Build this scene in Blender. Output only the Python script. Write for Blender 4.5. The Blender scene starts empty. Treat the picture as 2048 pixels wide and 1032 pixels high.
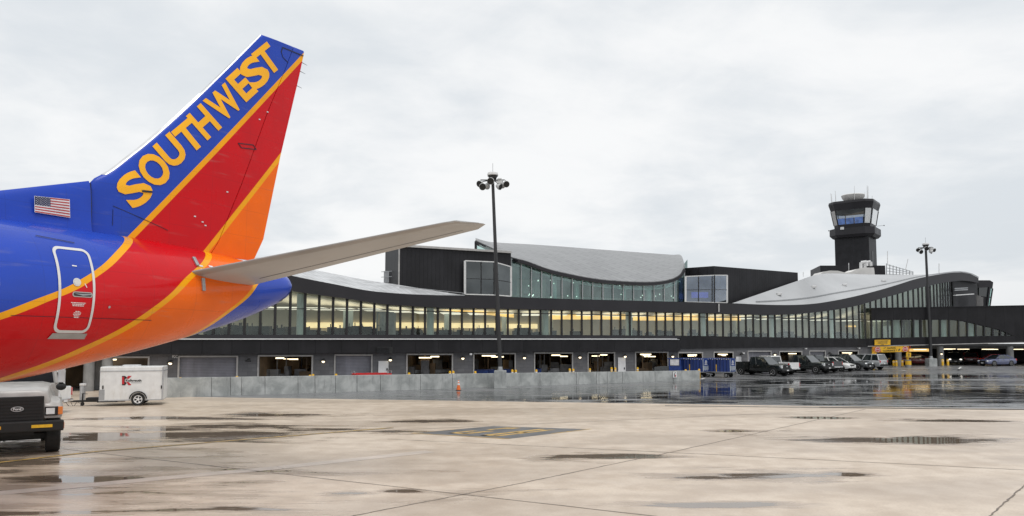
import bpy, bmesh, math, random
from mathutils import Vector, Matrix
random.seed(7)
scene = bpy.context.scene
COL = scene.collection
R = math.radians
# ------------------------------------------------------------------ camera and measuring helpers
F, PX, PY, HZ, EYE, PITCH = 1500.0, 1024.0, 516.0, 687.0, 3.4, R(4)
SV = (HZ - PY) / F - math.tan(PITCH)
fwd = Vector((0, math.cos(PITCH), math.sin(PITCH))); cup = Vector((0, -math.sin(PITCH), math.cos(PITCH)))
EYEP = Vector((0, 0, EYE))
def ray(px, py): return fwd + Vector(((px - PX) / F, 0, 0)) + cup * ((PY - py) / F + SV)
def at(px, py, Y):
    r = ray(px, py); return EYEP + r * (Y / r.y)
def onplane(px, py, o, n):
    r = ray(px, py); return EYEP + r * ((Vector(o) - EYEP).dot(n) / r.dot(n))
def sstep(a, b, x):
    u = min(1, max(0, (x - a) / (b - a))); return u * u * (3 - 2 * u)
def terrain(x, y): return 0.5 * sstep(78, 100, y)
def gnd(px, py):
    z = 0
    for _ in range(12):
        w = onplane(px, py, (0, 0, z), Vector((0, 0, 1))); z = terrain(w.x, w.y)
    return w
def lerp(a, b, t): return a + (b - a) * t
def curve(pts, x):
    if x <= pts[0][0]:
        (a, b), (c, d) = pts[0], pts[1]; return b + (d - b) * (x - a) / (c - a)
    for (a, b), (c, d) in zip(pts, pts[1:]):
        if x <= c: return b + (d - b) * (x - a) / (c - a)
    (a, b), (c, d) = pts[-2], pts[-1]; return b + (d - b) * (x - a) / (c - a)
def smooth(pts, x):
    n = len(pts); i = 0
    while i < n - 2 and x > pts[i + 1][0]: i += 1
    if x <= pts[0][0] or x >= pts[-1][0]: return curve(pts, x)
    def m(k):
        a, b = max(k - 1, 0), min(k + 1, n - 1); return (pts[b][1] - pts[a][1]) / (pts[b][0] - pts[a][0])
    h = pts[i + 1][0] - pts[i][0]; u = (x - pts[i][0]) / h
    return (2*u**3-3*u*u+1)*pts[i][1] + (u**3-2*u*u+u)*h*m(i) + (3*u*u-2*u**3)*pts[i+1][1] + (u**3-u*u)*h*m(i+1)
cd = bpy.data.cameras.new('camera'); cam = bpy.data.objects.new('camera', cd); COL.objects.link(cam)
cam.location = EYEP; cam.rotation_euler = (R(90) + PITCH, 0, 0)
cd.sensor_width = 36; cd.lens = 36 * F / 2048; cd.shift_y = SV * F / 2048; cd.clip_end = 6000; cd.clip_start = 0.1
scene.camera = cam
# ------------------------------------------------------------------ mesh helpers
class MB:
    def __init__(s): s.v = []; s.f = []
    def add(s, vs, fs):
        o = len(s.v); s.v += [tuple(v) for v in vs]; s.f += [tuple(i + o for i in f) for f in fs]; return s
    def quad(s, a, b, c, d): return s.add([a, b, c, d], [(0, 1, 2, 3)])
    def hexa(s, p):  # 8 points: bottom 4, top 4
        return s.add(p, [(3, 2, 1, 0), (4, 5, 6, 7), (0, 1, 5, 4), (1, 2, 6, 5), (2, 3, 7, 6), (3, 0, 4, 7)])
    def box(s, x0, x1, y0, y1, z0, z1):
        return s.hexa([(x0,y0,z0),(x1,y0,z0),(x1,y1,z0),(x0,y1,z0),(x0,y0,z1),(x1,y0,z1),(x1,y1,z1),(x0,y1,z1)])
    def boxm(s, M, x, y, z):
        return s.hexa([M @ Vector(q) for q in ((-x,-y,-z),(x,-y,-z),(x,y,-z),(-x,y,-z),(-x,-y,z),(x,-y,z),(x,y,z),(-x,y,z))])
    def bar(s, a, b, w, h=None, upv=(0, 0, 1)):
        a, b = Vector(a), Vector(b); h = h or w; d = (b - a).normalized(); u = Vector(upv)
        if abs(d.dot(u)) > .98: u = Vector((1, 0, 0))
        x = d.cross(u).normalized() * (w / 2); y = x.cross(d).normalized() * (h / 2)
        return s.hexa([a-x-y, a+x-y, a+x+y, a-x+y, b-x-y, b+x-y, b+x+y, b-x+y])
    def tube(s, a, b, r0, r1=None, n=12, cap=True):
        a, b = Vector(a), Vector(b); r1 = r0 if r1 is None else r1
        d = (b - a).normalized(); u = Vector((0, 0, 1)) if abs(d.z) < .9 else Vector((1, 0, 0))
        x = d.cross(u).normalized(); y = x.cross(d)
        vs = []
        for p, r in ((a, r0), (b, r1)):
            vs += [p + (x * math.cos(2*math.pi*k/n) + y * math.sin(2*math.pi*k/n)) * r for k in range(n)]
        fs = [(k, (k+1) % n, n + (k+1) % n, n + k) for k in range(n)]
        if cap: fs += [tuple(range(n))[::-1], tuple(range(n, 2*n))]
        return s.add(vs, fs)
    def lathe(s, o, axis, prof, n=20):  # prof: (along axis, radius)
        o, d = Vector(o), Vector(axis).normalized(); u = Vector((0, 0, 1)) if abs(d.z) < .9 else Vector((1, 0, 0))
        x = d.cross(u).normalized(); y = x.cross(d); vs = []; fs = []
        for h, r in prof: vs += [o + d*h + (x*math.cos(2*math.pi*k/n) + y*math.sin(2*math.pi*k/n))*r for k in range(n)]
        for i in range(len(prof) - 1):
            fs += [(i*n+k, i*n+(k+1) % n, (i+1)*n+(k+1) % n, (i+1)*n+k) for k in range(n)]
        fs += [tuple(range(n))[::-1], tuple(range((len(prof)-1)*n, len(prof)*n))]
        return s.add(vs, fs)
    def loft(s, rings, closed=True, caps=True):
        n = len(rings[0]); vs = [v for r in rings for v in r]; fs = []
        for i in range(len(rings) - 1):
            for k in range(n if closed else n - 1):
                fs.append((i*n+k, i*n+(k+1) % n, (i+1)*n+(k+1) % n, (i+1)*n+k))
        if caps and closed: fs += [tuple(range(n))[::-1], tuple(range((len(rings)-1)*n, len(rings)*n))]
        return s.add(vs, fs)
    def prism(s, poly, a, b, M=None):  # poly in (x,z), extruded y from a to b
        n = len(poly); vs = [Vector((x, a, z)) for x, z in poly] + [Vector((x, b, z)) for x, z in poly]
        if M: vs = [M @ v for v in vs]
        return s.add(vs, [tuple(range(n)), tuple(range(n, 2*n))[::-1]] + [(k, n+k, n+(k+1) % n, (k+1) % n) for k in range(n)])
    def ball(s, c, r, n=12, m=8, sc=(1, 1, 1)):
        rings = []
        for i in range(m + 1):
            a = -math.pi/2 + math.pi*i/m; rr = max(r*math.cos(a), r*.02)
            rings.append([(c[0]+sc[0]*rr*math.cos(2*math.pi*k/n), c[1]+sc[1]*rr*math.sin(2*math.pi*k/n), c[2]+sc[2]*r*math.sin(a)) for k in range(n)])
        return s.loft(rings)
    def build(s, name, m, parent=None, smooth=0, bevel=0, world=False, seg=2):
        off = Vector(parent['base']) if (parent is not None and world) else Vector((0, 0, 0))
        me = bpy.data.meshes.new(name)
        me.from_pydata([Vector(v) - off for v in s.v], [], s.f); me.validate()
        bm = bmesh.new(); bm.from_mesh(me)
        bmesh.ops.recalc_face_normals(bm, faces=bm.faces)
        if bevel:
            es = [e for e in bm.edges if e.is_manifold and e.calc_face_angle(0) > R(35)]
            if es: bmesh.ops.bevel(bm, geom=es, offset=bevel, segments=seg, affect='EDGES', profile=.6, clamp_overlap=True)
        if smooth:
            for f in bm.faces: f.smooth = True
            for e in bm.edges:
                if e.is_manifold and e.calc_face_angle(0) > R(smooth): e.smooth = False
        bm.to_mesh(me); bm.free()
        o = bpy.data.objects.new(name, me); COL.objects.link(o)
        if m: me.materials.append(m)
        if parent is not None: o.parent = parent
        return o
def tag(o, label, cat, group=None, kind=None):
    if label: o['label'] = label
    if cat: o['category'] = cat
    if group: o['group'] = group
    if kind: o['kind'] = kind
    return o
def thing(name, label, cat, loc=(0, 0, 0), rot=0, group=None):
    o = bpy.data.objects.new(name, None); COL.objects.link(o); o.empty_display_size = .3
    o.location = loc; o.rotation_euler = (0, 0, rot); o['base'] = tuple(loc)
    return tag(o, label, cat, group)
def structure(o): o['kind'] = 'structure'; return o
def copytree(o, parent=None):
    c = o.copy(); COL.objects.link(c)
    if parent is not None: c.parent = parent
    for ch in list(o.children): copytree(ch, c)
    return c
def textmesh(body, offset=0.0, spacing=1.0):
    cu = bpy.data.curves.new('lettering', 'FONT'); cu.body = body; cu.offset = offset; cu.space_character = spacing; cu.resolution_u = 4
    o = bpy.data.objects.new('lettering', cu); COL.objects.link(o)
    dg = bpy.context.evaluated_depsgraph_get(); me = bpy.data.meshes.new_from_object(o.evaluated_get(dg))
    vs = [v.co.copy() for v in me.vertices]; fs = [tuple(p.vertices) for p in me.polygons]
    bpy.data.objects.remove(o); bpy.data.meshes.remove(me)
    x0 = min(v.x for v in vs); x1 = max(v.x for v in vs); y0 = min(v.y for v in vs); y1 = max(v.y for v in vs)
    return [((v.x-x0)/(x1-x0), (v.y-y0)/(y1-y0)) for v in vs], fs
def quadmap(c00, c10, c11, c01):
    c = [Vector(q) for q in (c00, c10, c11, c01)]
    return lambda u, v: c[0]*(1-u)*(1-v) + c[1]*u*(1-v) + c[2]*u*v + c[3]*(1-u)*v
def lettering(mb, body, fn, offset=0.0, spacing=1.0):
    uv, fs = textmesh(body, offset, spacing); return mb.add([fn(u, v) for u, v in uv], fs)
# ------------------------------------------------------------------ materials
class NT:
    def __init__(s, tree): s.t = tree; s.n = tree.nodes; s.l = tree.links
    def new(s, ty, **kw):
        n = s.n.new(ty)
        for k, v in kw.items(): setattr(n, k, v)
        return n
    def set(s, sock, val):
        if hasattr(val, 'node') or hasattr(val, 'is_output'): s.l.new(val, sock)
        else: sock.default_value = val
    def math(s, op, a, b=0.0, c=None, clamp=False):
        n = s.new('ShaderNodeMath', operation=op, use_clamp=clamp); s.set(n.inputs[0], a); s.set(n.inputs[1], b)
        if c is not None: s.set(n.inputs[2], c)
        return n.outputs[0]
    def mix(s, f, a, b, blend='MIX'):
        n = s.new('ShaderNodeMix', data_type='RGBA', blend_type=blend); s.set(n.inputs[0], f); s.set(n.inputs[6], a); s.set(n.inputs[7], b); return n.outputs[2]
    def noise(s, vec, scale, detail=4, rough=.55, dist=0.0):
        n = s.new('ShaderNodeTexNoise'); s.l.new(vec, n.inputs['Vector'])
        n.inputs['Scale'].default_value = scale; n.inputs['Detail'].default_value = detail; n.inputs['Roughness'].default_value = rough; n.inputs['Distortion'].default_value = dist
        return n.outputs[0]
    def ramp(s, x, a, b, lo=0.0, hi=1.0, smooth=True):
        n = s.new('ShaderNodeMapRange', interpolation_type='SMOOTHSTEP' if smooth else 'LINEAR'); s.set(n.inputs[0], x)
        for i, v in ((1, a), (2, b), (3, lo), (4, hi)): s.set(n.inputs[i], v)
        return n.outputs[0]
    def coord(s, scale=(1, 1, 1), rot=(0, 0, 0), kind='Object'):
        tc = s.new('ShaderNodeTexCoord'); m = s.new('ShaderNodeMapping'); s.l.new(tc.outputs[kind], m.inputs[0])
        m.inputs['Scale'].default_value = scale; m.inputs['Rotation'].default_value = rot; return m.outputs[0]
    def sep(s, vec):
        n = s.new('ShaderNodeSeparateXYZ'); s.l.new(vec, n.inputs[0]); return n.outputs
    def bump(s, h, strength=.3, dist=.02):
        n = s.new('ShaderNodeBump'); s.set(n.inputs['Height'], h); n.inputs['Strength'].default_value = strength; n.inputs['Distance'].default_value = dist; return n.outputs[0]
def c4(c): return (c[0], c[1], c[2], 1.0)
def newmat(name):
    m = bpy.data.materials.new(name); m.use_nodes = True; nt = NT(m.node_tree)
    return m, nt, m.node_tree.nodes['Principled BSDF']
def mat(name, col, rough=.5, metal=0.0, var=.12, scale=3.0, coat=0.0, bump=0.0, grime=None, stretch=(1, 1, 1), spec=.5):
    m, nt, b = newmat(name); v = nt.coord(stretch); n = nt.noise(v, scale, 5)
    dark = tuple(max(0, k*(1-var)) for k in col); lite = tuple(min(1, k*(1+var)) for k in col)
    c = nt.mix(nt.ramp(n, .3, .7), c4(dark), c4(lite))
    if grime:
        g = nt.noise(nt.coord((1.7, 1.7, .5)), scale*.6, 6, .65); c = nt.mix(nt.ramp(g, .52, .72, 0, .55), c, c4(grime))
    nt.set(b.inputs['Base Color'], c); nt.set(b.inputs['Roughness'], nt.ramp(n, .2, .8, max(.02, rough*.8), min(1, rough*1.2)))
    b.inputs['Specular IOR Level'].default_value = spec; b.inputs['Metallic'].default_value = metal; b.inputs['Coat Weight'].default_value = coat; b.inputs['Coat Roughness'].default_value = .06
    if bump: nt.set(b.inputs['Normal'], nt.bump(nt.noise(v, scale*6, 4), bump, .01))
    return m
def emit(name, col, strength):
    m, nt, b = newmat(name); b.inputs['Base Color'].default_value = c4(col)
    v = nt.noise(nt.coord(), 2.0, 2); nt.set(b.inputs['Emission Strength'], nt.ramp(v, .2, .8, strength*.85, strength*1.15)); b.inputs['Emission Color'].default_value = c4(col); return m
def glass(name, tint, refl=.35, rough=.01, base=.05):
    m, nt, b = newmat(name); nt.n.remove(b); out = nt.n['Material Output']
    t = nt.new('ShaderNodeBsdfTransparent'); t.inputs[0].default_value = c4(tint)
    g = nt.new('ShaderNodeBsdfGlossy'); g.inputs['Roughness'].default_value = rough; g.inputs[0].default_value = (.9, .95, .95, 1)
    lw = nt.new('ShaderNodeLayerWeight'); lw.inputs[0].default_value = .3
    n = nt.noise(nt.coord(), .35, 3); f = nt.math('MULTIPLY_ADD', lw.outputs['Facing'], refl, base); f = nt.math('MULTIPLY', f, nt.ramp(n, .3, .7, .8, 1.2))
    mx = nt.new('ShaderNodeMixShader'); nt.set(mx.inputs[0], f); nt.l.new(t.outputs[0], mx.inputs[1]); nt.l.new(g.outputs[0], mx.inputs[2]); nt.l.new(mx.outputs[0], out.inputs[0]); return m
def ribbed(name, col, pitch, rough=.5, axis=0, strength=.5, metal=0.0, seam=.08, spec=.5):
    m, nt, b = newmat(name); v = nt.coord(); x = nt.sep(v)
    p = nt.math('FRACT', nt.math('DIVIDE', nt.math('ADD', x[0], nt.math('MULTIPLY', x[1], .55)) if axis == 0 else x[axis], pitch))
    h = nt.ramp(nt.math('ABSOLUTE', nt.math('SUBTRACT', p, .5)), .5 - seam, .5)
    n = nt.noise(v, .6, 5); st = nt.noise(nt.coord((1, 1, .08)), 1.6, 5)  # pale vertical streaks: rain runs plus wet sheen put into the colour
    cc = nt.mix(nt.ramp(n, .3, .7), c4([k*.8 for k in col]), c4([k*1.2 for k in col])); cc = nt.mix(nt.ramp(st, .5, .75, 0, .35), cc, c4([min(1, k*1.9) for k in col])); nt.set(b.inputs['Base Color'], nt.mix(nt.math('MULTIPLY', h, .55), cc, c4([k*.3 for k in col])))
    b.inputs['Specular IOR Level'].default_value = spec; b.inputs['Roughness'].default_value = rough; b.inputs['Metallic'].default_value = metal; nt.set(b.inputs['Normal'], nt.bump(h, strength, .05)); return m
M = {}
M['clad'] = ribbed('black_ribbed_cladding', (.019, .019, .022), .45, .5, spec=.25)
M['fascia'] = mat('charcoal_fascia_metal', (.026, .025, .029), .42, .0, .15, .4, spec=.3)
M['band'] = ribbed('charcoal_band_panels', (.018, .0175, .0195), 2.4, .5, seam=.015, strength=.6, spec=.2)
M['roof'] = ribbed('pale_standing_seam_roof', (.46, .47, .48), .6, .45, seam=.07, strength=.5)
M['roof_flat'] = mat('pale_membrane_roof', (.40, .41, .42), .5, 0, .10, .15)
M['mullion'] = mat('black_mullion', (.012, .012, .014), .4)
M['white_trim'] = mat('white_trim', (.66, .66, .66), .4, 0, .06)
M['light_trim'] = mat('galvanised_frame', (.42, .41, .4), .45, .2)
M['shutter'] = ribbed('grey_roller_shutter', (.19, .19, .22), .12, .5, axis=2, strength=.35, seam=.2)
M['white_door'] = mat('white_steel_door', (.75, .75, .76), .45, 0, .04, grime=(.55, .54, .52))
M['glass'] = glass('curtain_wall_glass', (.89, .94, .91), .30, .015, .03)
M['glass_teal'] = glass('teal_pavilion_glass', (.70, .86, .83), .4, .01, .08)
M['glass_dark'] = glass('smoked_glass', (.30, .32, .34), .5, .01, .08)
M['glass_cab'] = glass('control_cab_glass', (.55, .60, .66), .5, .01, .1)
M['glass_blue'] = glass('blue_tint_glass', (.45, .52, .72), .5, .01, .16)
M['concrete_col'] = mat('pale_column_paint', (.55, .62, .60), .5, 0, .05)
M['grey_conc'] = mat('grey_cast_concrete', (.25, .25, .245), .75, 0, .2, 1.2, bump=.15, grime=(.16, .16, .16))
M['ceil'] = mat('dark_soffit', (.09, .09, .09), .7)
M['int_wall'] = mat('beige_interior_wall', (.60, .57, .50), .7, 0, .12, .3)
M['int_floor'] = mat('terrazzo_interior_floor', (.32, .30, .26), .35)
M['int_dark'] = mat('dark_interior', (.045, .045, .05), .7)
M['int_teal'] = mat('teal_grey_interior', (.27, .36, .36), .6, 0, .35, .25)
M['hall_wall'] = mat('brown_baggage_hall_wall', (.30, .21, .13), .8, 0, .4, .5)
M['warm'] = emit('warm_cove_light', (1.0, .76, .42), .95)
M['amber'] = emit('amber_ceiling_light', (1.0, .62, .20), .85)
M['soft'] = emit('soft_glow_panel', (1.0, .91, .78), .95)
M['tubelight'] = emit('strip_light', (1.0, .84, .55), 2.6)
M['lampglow'] = emit('wall_lamp_glow', (1.0, .82, .55), 2.5)
M['spark'] = emit('small_downlight', (1.0, .95, .85), 2.0)
M['blue_screen'] = emit('blue_display_light', (.16, .20, .75), .4)
M['steel_white'] = mat('white_steel_truss', (.62, .66, .66), .45)
M['yellow'] = mat('yellow_safety_paint', (.82, .47, .02), .45, 0, .1, grime=(.5, .3, .04))
M['orange'] = mat('orange_plastic', (.75, .15, .02), .5)
M['red'] = mat('red_paint', (.55, .02, .02), .4, 0, .15, coat=.3)
M['white'] = mat('white_paint', (.74, .74, .73), .35, 0, .05, coat=.4, grime=(.6, .58, .54))
M['silver'] = mat('silver_car_paint', (.45, .46, .47), .3, .3, .05, coat=.6)
M['offwhite'] = mat('weathered_white_truck_paint', (.44, .43, .41), .4, 0, .1, 2.0, coat=.2, grime=(.26, .24, .22))
M['blackpaint'] = mat('black_car_paint', (.010, .014, .014), .22, 0, .1, coat=.8)
M['greypaint'] = mat('charcoal_car_paint', (.028, .032, .034), .25, 0, .1, coat=.8)
M['maroon'] = mat('maroon_car_paint', (.14, .012, .014), .25, 0, .1, coat=.8)
M['bluepaint'] = mat('slate_blue_car_paint', (.11, .125, .215), .25, .2, .1, coat=.8)
M['brownpaint'] = mat('brown_car_paint', (.05, .035, .025), .25, 0, .1, coat=.8)
M['carglass'] = mat('car_window_glass', (.015, .02, .022), .06, 0, .1, coat=1)
M['tyre'] = mat('tyre_rubber', (.015, .015, .015), .8, 0, .2, 10)
M['rim'] = mat('alloy_rim', (.55, .55, .55), .3, .7)
M['blackplastic'] = mat('black_plastic', (.012, .012, .012), .55)
M['chrome'] = mat('chrome', (.7, .7, .7), .15, 1.0)
M['lens'] = mat('clear_headlight_lens', (.75, .77, .78), .12, .2, coat=1)
M['redlens'] = mat('red_tail_lens', (.5, .01, .012), .2, 0, coat=1)
M['amberlens'] = mat('amber_lens', (.75, .2, .02), .3, 0, coat=.6)
M['bluecart'] = ribbed('blue_vinyl_curtain', (.012, .035, .17), .34, .5, axis=0, strength=.8, seam=.3)
M['bluesteel'] = mat('blue_painted_steel', (.015, .045, .20), .45, 0, .25, 4, grime=(.05, .08, .2))
M['pole'] = mat('dark_bronze_pole', (.035, .035, .037), .45, .2)
M['galv'] = mat('galvanised_steel', (.38, .39, .4), .4, .5)
M['fixture'] = mat('pale_fixture_housing', (.55, .56, .56), .45)
M['antenna'] = mat('white_antenna', (.7, .7, .7), .5)
M['radome'] = mat('weathered_radome', (.66, .65, .63), .6, 0, .10, .5)
M['black'] = mat('black_print', (.012, .012, .012), .6)
M['whiteprint'] = mat('white_print', (.75, .75, .75), .5)
M['redprint'] = mat('red_print', (.50, .012, .02), .5)
def conc_wall():
    m, nt, b = newmat('stained_barrier_concrete'); v = nt.coord()
    n1 = nt.noise(v, .9, 7, .65, .4); n2 = nt.noise(nt.coord((2.2, 2.2, .35)), 1.3, 6, .7); n3 = nt.noise(v, 14, 4)
    c = nt.mix(nt.ramp(n1, .35, .65), (.29, .305, .30, 1), (.46, .475, .465, 1))
    c = nt.mix(nt.ramp(n2, .52, .70, 0, .6), c, (.20, .205, .205, 1))
    c = nt.mix(nt.ramp(n3, .5, .8, 0, .25), c, (.5, .51, .5, 1))
    nt.set(b.inputs['Base Color'], c); b.inputs['Roughness'].default_value = .8; nt.set(b.inputs['Normal'], nt.bump(n3, .2, .01)); return m
M['barrier'] = conc_wall()
def block_wall():
    m, nt, b = newmat('grey_masonry_block'); v = nt.coord(); x = nt.sep(v)
    u = nt.math('ADD', nt.math('MULTIPLY', x[0], .86), nt.math('MULTIPLY', x[1], .5)); cb = nt.new('ShaderNodeCombineXYZ'); nt.l.new(u, cb.inputs[0]); nt.l.new(x[2], cb.inputs[1])
    br = nt.new('ShaderNodeTexBrick'); nt.l.new(cb.outputs[0], br.inputs[0]); br.inputs['Scale'].default_value = 1.0; br.inputs['Brick Width'].default_value = .7; br.inputs['Row Height'].default_value = .3; br.inputs['Mortar Size'].default_value = .012
    br.inputs['Color1'].default_value = (.125, .125, .135, 1); br.inputs['Color2'].default_value = (.165, .165, .175, 1); br.inputs['Mortar'].default_value = (.10, .10, .105, 1)
    n = nt.noise(v, .5, 6, .6); c = nt.mix(nt.ramp(n, .4, .75, 0, .6), br.outputs[0], (.09, .09, .095, 1))
    nt.set(b.inputs['Base Color'], c); b.inputs['Roughness'].default_value = .8; return m
M['block'] = block_wall()
def vault():
    m, nt, b = newmat('zinc_shingle_vault'); v = nt.coord((1, 1, 1), (0, 0, R(35)))
    br = nt.new('ShaderNodeTexBrick'); nt.l.new(v, br.inputs[0]); br.inputs['Scale'].default_value = 1; br.inputs['Brick Width'].default_value = 2.2; br.inputs['Row Height'].default_value = .9; br.inputs['Mortar Size'].default_value = .05
    br.inputs['Color1'].default_value = (.25, .255, .26, 1); br.inputs['Color2'].default_value = (.29, .295, .30, 1); br.inputs['Mortar'].default_value = (.17, .175, .18, 1)
    n = nt.noise(nt.coord(), .25, 5); c = nt.mix(nt.ramp(n, .35, .7, 0, .15), br.outputs[0], (.40, .405, .41, 1))
    nt.set(b.inputs['Base Color'], c); b.inputs['Roughness'].default_value = .42; b.inputs['Metallic'].default_value = .35; nt.set(b.inputs['Normal'], nt.bump(br.outputs[1], .3, -.03)); return m
M['vault'] = vault()
# ------------------------------------------------------------------ sky and light
w = bpy.data.worlds.new('World'); scene.world = w; w.use_nodes = True; nt = NT(w.node_tree)
bg = nt.n['Background']; SUN_EL, SUN_AZ = R(68), R(140)
sky = nt.new('ShaderNodeTexSky', sky_type='NISHITA'); sky.sun_disc = False; sky.sun_elevation = SUN_EL; sky.sun_rotation = SUN_AZ; sky.air_density = 1; sky.dust_density = 3
tc = nt.new('ShaderNodeTexCoord'); x, y, z = nt.sep(tc.outputs['Generated'])
zz = nt.math('ADD', nt.math('MAXIMUM', z, 0.0), .16); cb = nt.new('ShaderNodeCombineXYZ')
nt.l.new(nt.math('DIVIDE', x, zz), cb.inputs[0]); nt.l.new(nt.math('DIVIDE', y, zz), cb.inputs[1])
n1 = nt.noise(cb.outputs[0], .55, 7, .52, .5); n2 = nt.noise(cb.outputs[0], 2.6, 6, .6, .3)
cl = nt.math('ADD', nt.math('MULTIPLY', n1, .78), nt.math('MULTIPLY', n2, .22)); f = nt.ramp(cl, .40, .57)
cloud = nt.mix(f, (7.75, 8.15, 8.5, 1), (10.0, 10.05, 10.05, 1))
side = nt.ramp(x, .25, .75, 0, 1); low = nt.ramp(z, .28, .02, 0, 1)
cloud = nt.mix(nt.math('MULTIPLY', nt.math('MULTIPLY', side, low), .38), cloud, (5.6, 6.2, 6.8, 1))
nt.set(bg.inputs[0], nt.mix(.93, sky.outputs[0], cloud)); bg.inputs[1].default_value = .1
sl = bpy.data.lights.new('sun', 'SUN'); so = bpy.data.objects.new('sun', sl); COL.objects.link(so); sl.energy = 1.5; sl.angle = R(28); sl.color = (1, .97, .93)
so.rotation_euler = (Vector((math.sin(SUN_AZ)*math.cos(SUN_EL), math.cos(SUN_AZ)*math.cos(SUN_EL), math.sin(SUN_EL)))).to_track_quat('Z', 'Y').to_euler()
vs = scene.view_settings; vs.view_transform = 'Standard'; vs.look = 'None'; vs.gamma = 1; vs.exposure = 0.0; vs.use_curve_mapping = False
scene.cycles.max_bounces = 7; scene.cycles.transparent_max_bounces = 16; scene.cycles.use_denoising = True; scene.cycles.sample_clamp_indirect = 4
# ------------------------------------------------------------------ ground
def wet_material(name, dry1, dry2, damp, water, puddles, thr, nscale, rough_dry, rough_damp, amp, damp_amt, ripple, stretch=(1, 1, 1), rot=0.0, pw=.5, ior=1.38, soft=.05, stka=.3):
    m, nt, b = newmat(name); P = nt.coord(); v = nt.coord(stretch, (0, 0, rot))
    big = nt.noise(v, nscale, 7, .62, .5); med = nt.noise(P, 1.1, 6, .6); fine = nt.noise(P, 18, 5, .6); dampn = nt.noise(v, nscale*.45, 5, .6, .4)
    s = nt.math('MULTIPLY', nt.math('SUBTRACT', big, .5), amp)
    best = None
    for cx, cy, ex, ey in puddles:
        mp = nt.new('ShaderNodeMapping'); nt.l.new(nt.n['Texture Coordinate'].outputs['Object'], mp.inputs[0])
        mp.inputs['Location'].default_value = (-cx/ex, -cy/ey, 0); mp.inputs['Scale'].default_value = (1/ex, 1/ey, 0)
        ln = nt.new('ShaderNodeVectorMath', operation='LENGTH'); nt.l.new(mp.outputs[0], ln.inputs[0]); d = nt.math('SUBTRACT', 1.0, ln.outputs['Value'])
        best = d if best is None else nt.math('MAXIMUM', best, d)
    if best is not None: s = nt.math('ADD', s, nt.math('MULTIPLY', nt.math('MINIMUM', nt.math('MAXIMUM', best, -.6), .75), pw))
    stk = nt.noise(nt.coord((.28, 1.5, 1), (0, 0, rot*.4)), 1.0, 5, .65, .3); s = nt.math('ADD', s, nt.math('MULTIPLY', nt.math('SUBTRACT', stk, .5), stka))
    pud = nt.ramp(s, thr, thr + soft); dm = nt.math('MAXIMUM', nt.ramp(s, thr - .2, thr), nt.math('MULTIPLY', nt.ramp(dampn, .42, .62), damp_amt))
    dry = nt.mix(nt.ramp(med, .3, .7), c4(dry1), c4(dry2)); dry = nt.mix(nt.ramp(fine, .35, .75, 0, .3), dry, c4([k*.6 for k in dry1]))
    c = nt.mix(nt.math('MULTIPLY', dm, .8), dry, c4(damp)); c = nt.mix(pud, c, c4(water))
    r = nt.math('ADD', rough_dry, nt.math('MULTIPLY', dm, rough_damp - rough_dry)); r = nt.math('ADD', nt.math('MULTIPLY', r, nt.math('SUBTRACT', 1.0, pud)), nt.math('MULTIPLY', pud, .035))
    nt.set(b.inputs['Base Color'], c); nt.set(b.inputs['Roughness'], r); b.inputs['IOR'].default_value = ior
    rp = nt.noise(nt.coord((.5, 1.6, 1)), 2.2, 3); h = nt.math('ADD', nt.math('MULTIPLY', nt.math('MULTIPLY', fine, nt.math('SUBTRACT', 1.0, pud)), .25), nt.math('MULTIPLY', rp, ripple))
    nt.set(b.inputs['Normal'], nt.bump(h, .25, .02)); return m
def pd(px, py, hw, hh):
    c = gnd(px, py); a = gnd(px, py - hh); d = gnd(px, py + hh); return (c.x, (a.y + d.y)/2, hw/F*c.y, (a.y - d.y)/2)
PUD = [(-13, 12, 11, 11), (-18, 22, 9, 6), pd(90, 885, 260, 32), pd(360, 872, 330, 30), pd(640, 862, 200, 8), pd(330, 838, 240, 6), pd(560, 830, 160, 6), pd(860, 843, 140, 5), pd(150, 960, 330, 14),  # first two: wet areas added below the aircraft to darken light on its belly
       pd(1500, 952, 260, 17), pd(1690, 948, 120, 8), pd(1800, 880, 260, 14), pd(1900, 842, 180, 5), pd(1480, 862, 110, 6), pd(690, 988, 90, 8), pd(800, 982, 60, 6), pd(1180, 915, 170, 9), pd(1640, 836, 90, 4), pd(1420, 1012, 200, 10)]
M['apron'] = wet_material('damp_beige_apron_concrete', (.52, .415, .315), (.69, .58, .465), (.36, .275, .205), (.17, .13, .095), PUD, .18, .36, .36, .22, 1.25, .5, .10, (.5, 1.6, 1), R(8), .40, 1.5, .06, .62)
M['asphalt'] = wet_material('wet_asphalt', (.16, .162, .168), (.24, .242, .246), (.14, .142, .146), (.010, .011, .013), [pd(1500, 789, 640, 21), pd(1950, 790, 500, 26), pd(1130, 795, 330, 12), pd(1850, 752, 300, 6), pd(1650, 765, 400, 7)], .09, .26, .40, .17, .8, .8, .45, (.35, 1.5, 1), R(3), .30, 1.42, .05, 1.5)
M['ground'] = mat('distant_pavement', (.2, .2, .2), .6, 0, .2, .05)
A = gnd(328, 793); B = gnd(2048, 818)
structure(MB().quad((-3000, -3000, -.12), (3000, -3000, -.12), (3000, 3000, -.12), (-3000, 3000, -.12)).build('ground', M['ground']))
g = MB(); nx, ny = 24, 60
vs_ = [(-70 + 270*i/nx, 30 + 170*j/ny, terrain(0, 30 + 170*j/ny) - .006) for j in range(ny + 1) for i in range(nx + 1)]
g.add(vs_, [(j*(nx+1)+i, j*(nx+1)+i+1, (j+1)*(nx+1)+i+1, (j+1)*(nx+1)+i) for j in range(ny) for i in range(nx)])
structure(g.build('asphalt_road', M['asphalt'], smooth=30))
sl_ = (B.y - A.y)/(B.x - A.x)
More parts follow.
